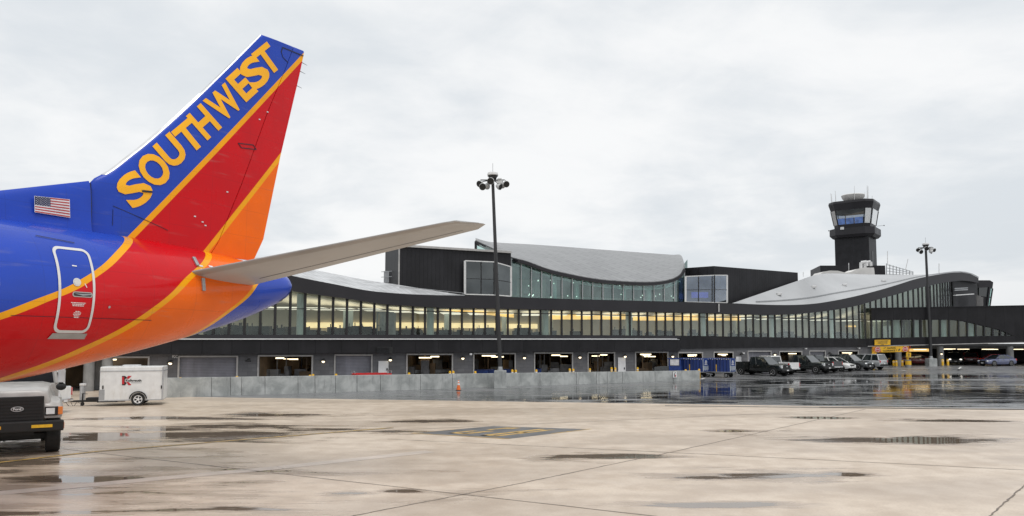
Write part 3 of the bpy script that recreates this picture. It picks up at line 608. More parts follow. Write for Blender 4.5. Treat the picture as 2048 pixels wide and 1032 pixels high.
# plant room and pipes behind the right swoop
a, b = at(1641, 550, 150), at(1771, 550, 150); zt = at(1700, 531, 150).z
volume('plant_room', [a, b, b + Vector((2, 10, 0)), a + Vector((2, 10, 0))], 4, zt, M['clad'])
hm = MB(); pr = [(1641, 549), (1646, 543.5), (1660, 541), (1676, 541.5), (1692, 545.5), (1702, 544), (1714, 538), (1728, 535), (1748, 535), (1750, 552), (1641, 552)]
pl = [at(x, y, 138) for x, y in pr]; n = len(pl); k = Vector((0, 4, 0))
hm.add(pl + [p + k for p in pl], [tuple(range(n)), tuple(range(n, 2*n))[::-1]] + [(i, n+i, n+(i+1) % n, (i+1) % n) for i in range(n)]); hm.build('duct_housing', M['radome'], **W)
dc = MB()
for px in (1722, 1730):
    p, q = at(px, 537, 140), at(px, 525, 140); dc.tube(p, q, .28); dc.tube(q, q + Vector((.9, -.3, .1)), .28); dc.tube(q + Vector((.9, -.3, .1)), q + Vector((.95, -.3, -.7)), .28)
dc.build('gooseneck_duct', M['white_trim'], smooth=40, **W)
rk = MB()
for k in range(9):
    px = 1773 + k*6.6; t_, b_ = at(px, 527 + k*2.0, 150 + k), at(px, 552, 150 + k); rk.bar(b_, t_, .12)
    if k:
        for f_ in (.15, .4, .65, .92): rk.bar(pb_.lerp(pt_, f_), b_.lerp(t_, f_), .1)
    pb_, pt_ = b_, t_
rk.build('pipe_rack', M['galv'], **W)
an = MB()
for px, y0, y1 in ((1697.5, 548, 526), (1775, 528, 502), (1811, 540, 518), (1878, 546, 527), (1606.5, 553, 544)):
    an.bar(at(px, y0, 150), at(px + (5 if px == 1811 else 0), y1, 150), .1)
an.build('roof_antenna', M['antenna'], **W)
# recess and ramp tower at the right end
rc = MB(); p0, p1 = fac(1907, 620, .2), at(1957, 620, 113); zr = fac(1930, 563, 0).z
rc.hexa([(p0.x, p0.y, 4), (p1.x, p1.y, 4), (p1.x, p1.y + 8, 4), (p0.x, p0.y + 8, 4), (p0.x, p0.y, zr), (p1.x, p1.y, zr), (p1.x, p1.y + 8, zr), (p0.x, p0.y + 8, zr)]); rc.build('end_recess', M['clad'], **W)
s = MB()
for y_ in (577, 580.5): s.bar(at(1909, y_, 107.5), at(1935, y_ - 1.2, 110), .12)
s.build('recess_slat', M['galv'], **W)
s = MB(); s.bar(at(1909, 590.5, 107), at(1946, 588, 110), .35, .12); s.build('white_ledge', M['white_trim'], **W)
s = MB(); s.hexa([at(1954, 612, 111), at(1966.5, 612, 110), at(1966.5, 612, 110) + Vector((0, .2, 0)), at(1954, 612, 111) + Vector((0, .2, 0)), at(1953.5, 589.5, 111), at(1966.5, 595, 110), at(1966.5, 595, 110) + Vector((0, .2, 0)), at(1953.5, 589.5, 111) + Vector((0, .2, 0))]); s.build('equipment_screen', M['light_trim'], **W)
# ------------------------------------------------------------------ parking wing on the right
YW = 97.6
G = thing('parking_wing', 'low black wing over an open car park, arched ribbon window tapering to the right', 'building', (at(1900, HZ, YW).x, YW, terrain(0, YW)))
W = dict(parent=G, world=True)
def pband(mb, xs, top, bot, Y=YW, thick=.5):
    rr = []
    for x in xs:
        t, b = at(x, top(x), Y), at(x, bot(x), Y); k = Vector((0, thick, 0)); rr.append([b, t, t + k, b + k])
    return mb.loft(rr)
wt = lambda x: curve([(1742, 616.5), (2048, 611), (2400, 605)], x)
wwin = lambda x: smooth([(1742, 640), (1850, 639.5), (1905, 640), (1917.5, 641.2), (1934.5, 644), (1951.5, 647.8), (1968.5, 652), (1985.5, 656), (2001, 660.5), (2014, 665.5), (2026, 670.8), (2400, 664)], x) if x < 2026 else curve([(2026, 670.9), (2048, 670.4), (2400, 663)], x)
wb = lambda x: curve([(1742, 676), (1900, 673), (2026, 671), (2400, 663.2)], x)
wbot = lambda x: curve([(1727, 693.6), (2048, 685.5), (2400, 676.5)], x)
a_ = MB(); pband(a_, frange(1743, 2026, 50) + frange(2040, 3000, 14), wt, wwin); a_.build('parapet_band', M['band'], **W)
a_ = MB(); pband(a_, frange(1728, 3000, 48), lambda x: wb(x) + .1 if x > 1742 else 677.5, lambda x: wbot(x) - 1.6); a_.build('lower_band', M['band'], **W)
a_ = MB(); pband(a_, frange(1728, 3000, 48), lambda x: wbot(x) - 1.5, wbot, YW - .06, .5); a_.build('white_gutter_line', M['light_trim'], **W)
a_ = MB(); pband(a_, frange(1743, 3000, 32), lambda x: wt(x) - .7, lambda x: wt(x) + .4, YW - .08, .7); a_.build('parapet_coping', M['fascia'], **W)
WM = [1743, 1764, 1784, 1803, 1826, 1842, 1862, 1880, 1898, 1917, 1934.5, 1951.5, 1968.5, 1985.5, 2000.8, 2013, 2025]
for i, x in enumerate(WM):
    if x < 2020: MB().bar(at(x, wb(x) + .5, YW + .12), at(x, wwin(x) - 1, YW + .12), .34 if i == 4 else .13, .2).build('mullion', M['mullion'], **W)
    if i + 1 < len(WM):
        q = WM[i+1]; a, b, c_, d_ = at(x, wb(x) + .5, YW + .2), at(q, wb(q) + .5, YW + .2), at(q, wwin(q) - 1, YW + .2), at(x, wwin(x) - 1, YW + .2); k = Vector((0, .03, 0))
        MB().hexa([a, b, b+k, a+k, d_, c_, c_+k, d_+k]).build('window_pane', M['glass'], **W)
fz = at(1800, 677, YW).z
x0, x1 = at(1743, 650, YW).x, at(3000, 650, YW).x
MB().box(x0, x1, YW + .6, YW + 9, fz - .15, fz).build('interior_floor', M['int_floor'], **W)
MB().box(x0, x1, YW + 7, YW + 7.2, fz, fz + 3.4).build('interior_back_wall', M['int_wall'], **W)
MB().box(x0, x1, YW + .6, YW + 9, fz + 3.3, fz + 3.4).build('interior_ceiling', M['int_wall'], **W)
for px in (1792, 1830, 1885, 1940): 
    p = at(px, 650, YW + 1.5); MB().tube((p.x, p.y, fz), (p.x, p.y, fz + 3.3), .42, n=14).build('interior_column', M['concrete_col'], smooth=30, **W)
for px, my in ((1770, 646), (1815, 645), (1862, 645), (1892, 643), (1943, 655), (1960, 657)):
    p = at(px, my, YW + 4); MB().box(p.x - .7, p.x + .7, p.y - .5, p.y + .5, fz + 3.15, fz + 3.25).build('ceiling_glow', M['soft'], **W)
rp = MB(); rp.box(x0 + 1.2, x1, YW + .4, YW + 20, at(1743, 619, YW).z - .4, at(1743, 619, YW).z - .1); rp.build('flat_roof', M['roof_flat'], **W)
gz = terrain(0, YW); cz = 3.05
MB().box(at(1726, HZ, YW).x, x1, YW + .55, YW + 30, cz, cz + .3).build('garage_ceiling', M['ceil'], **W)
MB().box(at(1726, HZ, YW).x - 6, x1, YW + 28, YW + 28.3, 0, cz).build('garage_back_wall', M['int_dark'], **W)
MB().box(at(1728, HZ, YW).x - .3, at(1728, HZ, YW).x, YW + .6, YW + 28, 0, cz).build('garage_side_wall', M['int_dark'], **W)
for px, r_ in ((1796, .40), (1880.5, .40), (2019.5, .42), (2110, .42), (2220, .42), (2350, .42), (2500, .42)):
    p = at(px, 700, YW + 1.0); MB().tube((p.x, p.y, gz - .2), (p.x, p.y, cz), r_, n=20).build('garage_column', M['grey_conc'], smooth=30, **W)
for j, yo in enumerate((5, 11, 17, 23)): MB().box(at(1728, HZ, YW).x, x1, YW + yo, YW + yo + .6, cz - .35, cz).build('ceiling_beam', M['grey_conc'], **W)
for px, py, yo in ((1893, 706.5, 9), (1900, 709, 14), (1927, 707.5, 10), (1976, 706, 9), (1984, 705, 7), (1840, 698, 3), (2035, 700, 8), (1765, 700, 6)):
    p = at(px, py, YW + yo); MB().box(p.x - .8, p.x + .8, p.y - .1, p.y + .1, 2.55, 2.63).build('strip_light', M['tubelight'], **W)
p = at(1883, 704, YW + .45); s = MB(); s.lathe((p.x, p.y, p.z), (0, 0, -1), [(0, .06), (.1, .16), (.2, .2)], 12); l_ = s.build('wall_lamp', M['black'], **W)
MB().ball((p.x, p.y, p.z - .24), .12, 8, 6).build('lamp_bulb', M['lampglow'], l_).location = -Vector(G['base'])
p = at(1833, 699, YW + 6); MB().box(p.x - 2.0, p.x + 2, p.y, p.y + .2, 2.3, 2.85).build('lit_ceiling_panel', M['amber'], **W)
# ------------------------------------------------------------------ control tower
YT = 200; S_ = F/YT
cx = at(1711.5, 500, YT); th = R(-24.6 - 13)
CT = thing('control_tower', 'dark control tower with outward leaning glass cab, radome and whip antennas', 'tower', (cx.x, YT, 0), th); CT.scale = (.89, .89, 1)
def tz(py): return at(1711, py, YT).z
def octa(h, z, c=.3): return [(h, -h*(1-2*c*.5) + 0, z) if 0 else p for p in [(h, -h*(1-c), z), (h, h*(1-c), z), (h*(1-c), h, z), (-h*(1-c), h, z), (-h, h*(1-c), z), (-h, -h*(1-c), z), (-h*(1-c), -h, z), (h*(1-c), -h, z)]]
MB().box(-4.75, 4.75, -4.75, 4.75, 0, tz(466)).build('shaft', M['clad'], CT)
MB().loft([octa(5.6, tz(478), .35), octa(6.3, tz(473), .35), octa(6.3, tz(460), .35)]).build('balcony_ring', M['fascia'], CT)
MB().loft([octa(4.9, tz(462), .3), octa(5.1, tz(452), .3)]).build('cab_base', M['fascia'], CT)
zb, zt_ = tz(452), tz(424)
MB().loft([octa(5.05, zb, .3), octa(5.7, zt_, .3)]).build('cab_glass', M['glass_cab'], CT); MB().loft([octa(4.0, zb, .3), octa(4.3, zb + (zt_ - zb)*.45, .3)]).build('cab_consoles', M['int_dark'], CT)
MB().loft([octa(5.8, zt_, .3), octa(6.35, tz(411), .3), octa(6.2, tz(406.5), .3)]).build('cab_roof', M['fascia'], CT)
a8, b8 = octa(5.1, zb, .3), octa(5.78, zt_, .3)
for k in range(8):
    MB().bar(a8[k], b8[k], .22).build('cab_post', M['mullion'], CT)
for k in (6,):
    pb = MB(); A0, A1 = Vector(a8[6]), Vector(a8[7]); B0, B1 = Vector(b8[6]), Vector(b8[7])
    for u0, u1 in ((.03, .29), (.33, .62), (.66, .97)):
        q = [A0.lerp(A1, u0), A0.lerp(A1, u1), A0.lerp(A1, u1).lerp(B0.lerp(B1, u1), .42), A0.lerp(A1, u0).lerp(B0.lerp(B1, u0), .42)]; q = [v + Vector((0, -.1, 0)) for v in q]; k_ = Vector((0, .05, 0))
        pb.hexa([q[0], q[1], q[1]+k_, q[0]+k_, q[3], q[2], q[2]+k_, q[3]+k_])
    M['bluefilm'] = mat('blue_window_film', (.10, .20, .50), .2, 0, .3, 1.0, coat=.5); pb.build('window_shade', M['bluefilm'], CT)
for kk, (i, j) in enumerate(((5, 6), (7, 0), (0, 1))):
    pb = MB(); q = [Vector(a8[i]).lerp(Vector(a8[j]), .12), Vector(a8[i]).lerp(Vector(a8[j]), .88), Vector(b8[i]).lerp(Vector(b8[j]), .88), Vector(b8[i]).lerp(Vector(b8[j]), .12)]
    o_ = sum(q, Vector())/4; o_.z = 0; o_ = o_.normalized()*.08
    pb.add([v + o_ for v in q] + [v - o_*.1 for v in q], [(0, 1, 2, 3), (7, 6, 5, 4), (0, 4, 5, 1), (1, 5, 6, 2), (2, 6, 7, 3), (3, 7, 4, 0)]); pb.build('side_pane', M['lens'] if kk else M['light_trim'], CT)
d = MB(); d.lathe((-.3, 0, tz(406.5)), (0, 0, 1), [(0, .9), (.5, .9), (.55, 1.9), (.7, 2.4), (1.3, 3.0), (2.1, 3.35), (2.25, 3.2), (2.3, .3)], 24); d.build('radome_dish', M['radome'], CT, smooth=40)
for x_, y_, top, r_ in ((-5.9, -3, 385, .05), (-5.2, -5, 389, .05), (-4.2, -4.6, 383, .07), (.9, -3.2, 376, .05), (3.6, -2.5, 390, .05), (4.2, -2, 377, .08), (5.0, -4.5, 382, .05), (5.9, -3.8, 400, .04), (6.1, -1.5, 404, .04), (-6, 2, 400, .04)):
    MB().tube((x_*.97, y_, tz(409)), (x_, y_, tz(top)), r_*1.7, r_, 8).build('whip_antenna', M['antenna'], CT)
MB().box(-2.6, -1.6, -6.5, -6.35, tz(463), tz(458)).build('white_panel', M['white_trim'], CT)
MB().box(4.7, 4.82, -1.5, 0, tz(535), tz(505)).build('service_door', M['pole'], CT); MB().box(4.7, 4.84, 1.5, 2.4, tz(480), tz(474)).build('service_panel', M['pole'], CT)
s = MB(); s.bar((-6.2, 0, tz(457)), (-7.6, 0, tz(457)), .06); s.bar((6.2, -1, tz(457)), (8.2, -1, tz(457)), .06); s.ball((8.2, -1, tz(457)), .16, 8, 6); s.ball((-7.6, 0, tz(457)), .16, 8, 6); s.build('outrigger_arm', M['pole'], CT)
# ramp tower behind the right end
YR = 116; p = at(1972, 612, YR)
RT = thing('ramp_tower', 'small black ramp tower with slanting glass cab behind the terminal end', 'tower', (p.x, YR, 0))
def q_(px, py, dy=0): v = at(px, py, YR + dy); return v - Vector((p.x, YR, 0))
def slab(pts, d=5.0): 
    n = len(pts); P_ = [q_(*a) for a in pts]; k = Vector((0, d, 0)); return MB().add(P_ + [v + k for v in P_], [tuple(range(n)), tuple(range(n, 2*n))[::-1]] + [(i, n+i, n+(i+1) % n, (i+1) % n) for i in range(n)])
slab([(1957, 560.5), (1980, 560.5), (1986.5, 564.5), (1985, 577), (1979, 574), (1957, 575.5)]).build('cab_roof', M['fascia'], RT)
slab([(1958, 575.5), (1979, 574.3), (1976, 594), (1958, 592)], 4.8).build('cab_glass', M['carglass'], RT)
slab([(1979.6, 574.3), (1985, 577.2), (1979.6, 612), (1974.5, 612)], 4.9).build('slanted_glass', M['glass_teal'], RT)
slab([(1958, 592.2), (1975.5, 594.4), (1973.8, 640), (1958, 640)], 4.6).build('cab_base', M['clad'], RT)
MB().box(q_(1960, 612).x, q_(1974, 612).x, .2, 4.2, 0, q_(1960, 639).z).build('shaft', M['clad'], RT)
s = MB(); s.bar(q_(1979.4, 574.3, -.1), q_(1974.4, 612, -.1), .25); s.bar(q_(1985.2, 577, -.1), q_(1979.8, 612, -.1), .15); s.bar(q_(1977, 594, -.1), q_(1982, 594.5, -.1), .15); s.build('cab_frame', M['fascia'], RT)
# ------------------------------------------------------------------ light masts
def mast(label, base, top, gy, bw, bh, r0, r1, k, group='apron floodlight masts'):
    g = gnd(*base); o = thing('light_mast', label, 'floodlight mast', g, 0, group); tp = at(top[0], top[1], g.y) - g
    s = MB(); s.box(-bw, bw, -bw, bw, -.05, bh); s.build('concrete_base', M['barrier'], o, bevel=.05)
    MB().tube((tp.x*.0, 0, bh), tp, r0, r1, 14).build('shaft', M['pole'], o, smooth=40)
    s = MB(); s.lathe((0, 0, bh), (0, 0, 1), [(0, r0*1.7), (.05, r0*1.7), (.06, r0*1.15), (.3, r0*1.05)], 14); s.build('base_flange', M['galv'], o, smooth=40)
    c_ = Vector(tp); s = MB(); s.lathe(c_ + Vector((0, 0, .1*k)), (0, 0, 1), [(0, .22*k), (.15*k, .3*k), (.3*k, .36*k), (.32*k, .42*k)], 18); s.build('crown', M['pole'], o, smooth=40)
    s = MB(); s.lathe(c_ + Vector((0, 0, .46*k)), (0, 0, 1), [(0, .40*k), (.06*k, .44*k), (.22*k, .40*k), (.26*k, .3*k)], 18); s.build('crown_cap', M['white_trim'], o, smooth=40)
    s = MB()
    for a in range(6): s.bar(c_ + Vector((0, 0, .12*k)), c_ + Vector((math.cos(a*1.047)*.8*k, math.sin(a*1.047)*.6*k, 0)), .06*k)
    s.bar(c_ + Vector((-.95*k, 0, .12*k)), c_ + Vector((.95*k, 0, .12*k)), .07*k); s.build('cross_arms', M['pole'], o)
    for x_, y_, z_, dx, dy, r_ in ((-1.05, -.1, -.22, -.45, -.75, .27), (-.78, -.35, -.5, .15, -.9, .28), (-.16, -.5, -.08, -.2, -.95, .28), (.62, -.4, -.52, .8, -.5, .25), (.85, .3, -.3, .5, .6, .24), (1.08, -.1, -.24, .35, -.9, .26), (-.5, .6, -.3, -.3, .8, .26)):
        q = c_ + Vector((x_*k, y_*k, z_*k)); d_ = Vector((dx, dy, -.35)).normalized(); r_ *= k
        f_ = MB().lathe(q, -d_, [(0, r_), (.1*k, r_), (.28*k, r_*.75), (.42*k, r_*.35)], 14).build('floodlight', M['fixture'], o, smooth=40)
        MB().lathe(q + d_*.012, -d_, [(0, r_*.93), (.02, r_*.93)], 14).build('lens', M['blackplastic'], f_)
        MB().bar(q - d_*.2*k, q - d_*.2*k + Vector((0, 0, .3*k)), .05*k).build('bracket', M['pole'], f_)
    s = MB(); s.box(c_.x + .32*k, c_.x + .75*k, c_.y - .35*k, c_.y - .05*k, c_.z - .22*k, c_.z + .02*k); s.box(c_.x + .38*k, c_.x + .7*k, c_.y - .35*k, c_.y - .05*k, c_.z + .08*k, c_.z + .2*k); s.build('ballast_box', M['fixture'], o, bevel=.02)
    MB().tube(c_ + Vector((0, 0, .7*k)), c_ + Vector((0, 0, 1.45*k)), .02*k, n=6).build('lightning_rod', M['galv'], o)
    return o
mast('tall dark floodlight mast on a concrete block at the break in the wall', (1000.5, 775.5), (985.5, 363), 0, .47, 1.32, .17, .12, 1.0)
mast('distant dark floodlight mast standing before the parking wing', (1862.5, 732.4), (1851.5, 497), 0, .52, 1.0, .2, .14, 1.0)
# ------------------------------------------------------------------ concrete wall
Wt = [(328, 756), (1400, 741)]; Wb = [(328, 795.5), (1400, 760.5)]
w0, w1 = gnd(328, 795.5), gnd(1400, 760.5); dw = (w1 - w0); nw = Vector((dw.y, -dw.x, 0)).normalized()
CW = thing('barrier_wall', 'long low stained grey concrete wall of panels in front of the garage doors', 'concrete wall', (w0.x, w0.y, 0)); W = dict(parent=CW, world=True)
def wallpt(px, y): return onplane(px, y, w0, nw)
JN = [328, 423, 461, 483, 530, 596, 630, 671, 714, 761, 841, 905, 989, None, 1012, 1080, 1153, 1193, 1215, 1245, 1286, 1310, 1346, 1400]
for a, b in zip(JN, JN[1:]):
    if a is None or b is None: continue
    rr = []
    for px in (a + .35, b - .35):
        p = wallpt(px, curve(Wb, px)); t = wallpt(px, curve(Wt, px)); tn = nw*.30
        rr.append([Vector((p.x, p.y, -.05)) + nw*.02, Vector((t.x, t.y, t.z)), t - tn, Vector((p.x, p.y, -.05)) - tn])
    MB().loft(rr).build('wall_panel', M['barrier'], bevel=.012, **W)
MB().bar(wallpt(328, 790) - nw*.15, wallpt(328, 760) - nw*.15, .04).build('panel_joint', M['black'], **W)
p = wallpt(1349, 749); s = MB(); s.boxm(Matrix.Translation(p + nw*.06) @ Matrix.Rotation(math.atan2(dw.y, dw.x), 4, 'Z'), .22, .01, .27)
sg = s.build('wall_notice', M['whiteprint']); tag(sg, 'small white notice with a black and red figure on the end of the concrete wall', 'sign')
s = MB(); Mx = Matrix.Translation(p + nw*.078) @ Matrix.Rotation(math.atan2(dw.y, dw.x), 4, 'Z'); s.ball(tuple(Mx @ Vector((0, 0, .17))), .05, 8, 6, (1, .2, 1)); s.hexa([Mx @ Vector(v) for v in ((-.09, -.004, -.2), (.0, -.004, -.2), (.0, .004, -.2), (-.09, .004, -.2), (-.09, -.004, .1), (.0, -.004, .1), (.0, .004, .1), (-.09, .004, .1))])
s.build('figure_mark', M['black'], sg)
s = MB(); s.hexa([Mx @ Vector(v) for v in ((.03, -.004, -.2), (.11, -.004, -.2), (.11, .004, -.2), (.03, .004, -.2), (.03, -.004, -.02), (.11, -.004, -.02), (.11, .004, -.02), (.03, .004, -.02))]); s.build('figure_mark', M['redprint'], sg)
# ------------------------------------------------------------------ bollards, cones, hydrant
def bollard(p, h, label, r=.085, grp='yellow steel bollards', name='bollard'):
    o = thing(name, label, 'bollard', p, 0, grp)
    MB().lathe((0, 0, -.05), (0, 0, 1), [(0, r), (h - .03, r), (h + .02, r*.85), (h + .05, r*.4)], 12).build('post', M['yellow'], o, smooth=40)
    MB().lathe((0, 0, -.05), (0, 0, 1), [(0, r*1.25), (.12, r*1.25), (.13, r*1.02)], 12).build('base_sleeve', M['grey_conc'], o, smooth=40)
    MB().lathe((0, 0, h*.72), (0, 0, 1), [(0, r*1.02), (.08, r*1.02)], 12).build('reflective_band', M['whiteprint'], o, smooth=40)
    return o
for px, ty, lab in ((361, 754.5, 'yellow bollard at the left foot of the leftmost closed grey shutter'), (474, 752, 'yellow bollard at the right foot of the leftmost closed grey shutter'),
    (620, 749.5, 'short yellow bollard just inside the right jamb of the lit bay holding cardboard'), (626, 748, 'yellow bollard against the right jamb of the lit bay holding cardboard'), (672, 747.5, 'yellow bollard left of the shutter behind the red flatbed cart'),
    (818, 745, 'yellow bollard at the left jamb of the wide bay right of the first white door'), (900, 742, 'inner yellow bollard of the pair left of the broken white lamp wall'), (906.5, 741.5, 'outer yellow bollard of the pair right of the wide bay beside the first white door'),
    (950.5, 742, 'yellow bollard at the left jamb of the bay with blue tubs'), (1024.5, 739, 'inner yellow bollard just right of the tall mast'), (1031.5, 739.5, 'outer yellow bollard right of the tall mast'),
    (1072.5, 739, 'yellow bollard at the left jamb of the dark bay right of the tall mast'), (1139.5, 737, 'inner yellow bollard at the right jamb of the dark bay right of the mast'), (1146.5, 737.5, 'outer yellow bollard beside the right frame of the dark bay right of the mast'),
    (1179.5, 736.5, 'yellow bollard at the left jamb of the narrow bay'), (1223, 734.5, 'inner yellow bollard at the right jamb of the narrow bay'), (1230.5, 735, 'yellow bollard next to the second white door'), (1275, 734.5, 'yellow bollard at the left jamb of the brown bay behind the blue tractor')):
    if 'broken' in lab: lab = 'inner yellow bollard of the pair right of the wide bay beside the first white door'
    off = 1.1; w_ = fac(px, ty, off); z0 = terrain(0, w_.y); bollard(Vector((w_.x, w_.y, z0)), w_.z - z0, lab, .11)
for px, by, ty, lab in ((1371.5, 760, 739, 'yellow bollard left of the orange hydrant at the wall end'), (1398.5, 760, 738, 'yellow bollard right of the orange hydrant at the wall end'),
    (1787.5, 733.6, 721, 'paler leftmost yellow bollard in front of the garage column under the banner'), (1793, 733.9, 720.5, 'yellow bollard close against the left of the garage column under the banner'), (1804.8, 733.8, 720.5, 'yellow bollard right of the garage column under the banner'), (1885.5, 732.4, 718.5, 'yellow bollard close to the garage column with the lamp'), (1896, 732.4, 718.5, 'yellow bollard in front of the dark car with lit headlights')):
    g = gnd(px, by); bollard(g, (by - ty)/F*g.y, lab, .11 if px < 1500 else .14)
g = gnd(1380.5, 760); o = thing('fire_hydrant', 'squat orange fire hydrant between two yellow bollards at the wall end', 'hydrant', g); k = .62
MB().lathe((0, 0, -.05), (0, 0, 1), [(0, .22), (.08, .22), (.1, .14), (.5, .13), (.52, .19), (.56, .19), (.68, .13), (.74, .05), (.8, .05)], 14).build('barrel', M['orange'], o, smooth=35)
s = MB(); s.lathe((-.27, 0, .42), (1, 0, 0), [(0, .07), (.08, .07), (.1, .05), (.44, .05), (.46, .07), (.54, .07)], 10); s.lathe((0, -.13, .38), (0, -1, 0), [(0, .09), (.1, .09), (.12, .06)], 10); s.build('outlet_caps', M['red'], o, smooth=35)
g = gnd(917, 781); o = thing('traffic_cone', 'orange traffic cone with a white collar in front of the concrete wall', 'traffic cone', g)
s = MB(); s.box(-.2, .2, -.2, .2, 0, .045); s.build('foot', M['black'], o, bevel=.02)
MB().lathe((0, 0, .045), (0, 0, 1), [(0, .15), (.66, .045), (.7, .03)], 18).build('cone_body', M['orange'], o, smooth=40)
MB().lathe((0, 0, .40), (0, 0, 1), [(0, .1), (.13, .078)], 18).build('white_collar', M['whiteprint'], o, smooth=40)
MB().lathe((0, 0, .60), (0, 0, 1), [(0, .064), (.08, .05)], 18).build('white_collar', M['whiteprint'], o, smooth=40)
# ------------------------------------------------------------------ signs
def board(name, label, quadpts, Y, mt, cat='sign', thick=.12):
    P_ = [at(x, y, Y) for x, y in quadpts]; base = (P_[0] + P_[1])/2; o = thing(name, label, cat, base); k = Vector((0, thick, 0))
    MB().hexa([P_[0], P_[1], P_[1]+k, P_[0]+k, P_[3], P_[2], P_[2]+k, P_[3]+k]).build('board', mt, o, world=True)
    f_ = Vector((0, -.02, 0)); qm = quadmap(*[q + f_ for q in P_]); return o, qm
o, qm = board('notice_sign', 'plain yellow notice board with small black lines mounted above the clearance banner', [(1749.5, 690.6), (1781, 690), (1781, 679.3), (1749.5, 679.8)], YW - .35, M['yellow'])
s = MB()
for v, u0, u1 in ((.80, .12, .86), (.58, .2, .8), (.36, .18, .82), (.14, .42, .58)):
    u = u0
    while u < u1: e = min(u1, u + random.uniform(.03, .07)); s.quad(qm(u, v - .045), qm(e, v - .045), qm(e, v + .045), qm(u, v + .045)); u = e + .012
s.build('faded_text_lines', M['bline'], o, world=True)
YS = 94.5
o, qm = board('clearance_banner', 'long yellow clearance banner with stop emblems hung across the garage entrance', [(1746.5, 705), (1818, 703.6), (1818, 692.2), (1746.5, 693.3)], YS, M['yellow'])
s = MB(); lettering(s, 'CAUTION', lambda u, v: qm(.38 + .24*u, .56 + .30*v), .03); lettering(s, 'CLEARANCE 7\'', lambda u, v: qm(.27 + .40*u, .12 + .30*v), .03); s.build('lettering', M['black'], o, world=True)
for cx_, sg_ in ((.12, 1), (.89, -1)):
    st = MB()
    for k in range(6):
        u0 = cx_ - .10 + k*.038
        st.quad(qm(u0, .02), qm(u0 + .016, .02), qm(u0 + .016 - sg_*.05, .98), qm(u0 - sg_*.05, .98))
    st.build('hazard_stripes', M['redprint'], o, world=True)
    f2 = Vector((0, -.02, 0)); oc = MB()
    oc.add([qm(cx_ + .072*math.cos(R(22.5 + 45*k)), .5 + .46*math.sin(R(22.5 + 45*k))) + f2 for k in range(8)], [tuple(range(8))]); oc.build('stop_emblem_rim', M['whiteprint'], o, world=True)
    oc = MB(); oc.add([qm(cx_ + .062*math.cos(R(22.5 + 45*k)), .5 + .39*math.sin(R(22.5 + 45*k))) + f2*1.3 for k in range(8)], [tuple(range(8))]); oc.build('stop_emblem', M['redprint'], o, world=True)
    oc = MB(); lettering(oc, 'STOP', lambda u, v: qm(cx_ - .045 + .09*u, .36 + .28*v) + f2*1.8, .03); oc.build('stop_lettering', M['whiteprint'], o, world=True)
fg = MB(); fg.add([qm(u, v) for u, v in ((.29, .62), (.33, .70), (.36, .92), (.345, .92), (.32, .78), (.285, .68))], [(0, 1, 2, 3, 4, 5)]); fg.add([qm(u, v) for u, v in ((.70, .2), (.73, .2), (.76, .55), (.74, .6), (.70, .4))], [(0, 1, 2, 3, 4)]); fg.build('pictogram', M['bline'], o, world=True)
for px, py0, py1, y2 in ((1748, 693.3, 720, 733.2), (1817, 692.2, 720, 732.7)):
    b = at(px, y2, YS); MB().tube((b.x, b.y + .15, terrain(0, YS)), (b.x, b.y + .15, at(px, py0, YS).z), .13, n=12).build('post', M['yellow'], o, smooth=40, world=True)
for px, lab in ((1748.5, 'small square yellow sign on the left post of the clearance banner'), (1817.5, 'small square yellow sign on the right post of the clearance banner')):
    o, qm = board('height_sign', lab, [(px - 4.5, 714.5), (px + 4.5, 714.3), (px + 4.5, 705.2), (px - 4.5, 705.4)], YS - .2, M['yellow'])
    s = MB()
    for v in (.25, .5, .72): s.quad(qm(.25, v - .06), qm(.72, v - .06), qm(.75, v + .06), qm(.22, v + .06))
    s.build('faded_text_lines', M['bline'], o, world=True)
g = at(1818, 732.5, YS); o = thing('post_footing', 'pale concrete drum painted yellow around the right banner post', 'footing', (g.x, YS + .15, terrain(0, YS)))
MB().lathe((0, 0, -.03), (0, 0, 1), [(0, .34), (.92, .34), (.96, .3)], 16).build('drum', M['grey_conc'], o, smooth=40)
MB().lathe((0, 0, .3), (0, 0, 1), [(0, .345), (.5, .345)], 16).build('yellow_band', M['yellow'], o, smooth=40)
fq = [fac(x, y, .04) for x, y in ((344.5, 716), (355.5, 716), (355.5, 710), (344.5, 710))]; qm = quadmap(*fq)
o = lettering(MB(), 'FDC', lambda u, v: qm(u, v), .03).build('wall_lettering', M['whiteprint']); tag(o, 'small white letters FDC on the grey wall left of the leftmost shutter', 'lettering')
# ------------------------------------------------------------------ goods inside the bays
def tub(px, py, off, label, w_=.62):
    p = fac(px, py, off); z0 = terrain(0, p.y) + .03; o = thing('baggage_tub', label, 'tub', (p.x, p.y, z0), 0, 'blue tubs inside the loading bay')
    s = MB(); s.hexa([(-w_*.85, -.4, .25), (w_*.85, -.4, .25), (w_*.85, .4, .25), (-w_*.85, .4, .25), (-w_, -.5, .95), (w_, -.5, .95), (w_, .5, .95), (-w_, .5, .95)]); s.build('tub_body', M['bluesteel'], o, bevel=.05)
    MB().box(-w_*1.04, w_*1.04, -.53, .53, .94, 1.0).build('rim', M['bluecart'], o)
    for sx in (-1, 1):
        for sy in (-1, 1): MB().lathe((sx*w_*.7, sy*.3 - .03, .12), (0, 1, 0), [(0, .12), (.06, .12)], 10).build('caster', M['tyre'], o)
tub(962, 742, -1.2, 'blue tub left of the mast inside the loading bay'); tub(976, 742, -1.6, 'blue tub closest to the mast on its left side'); tub(1016, 740, -1.2, 'blue tub just right of the mast inside the bay', .5)
tub(1074, 740, -1.0, 'blue tub at the left edge of the dark bay right of the mast', .4)
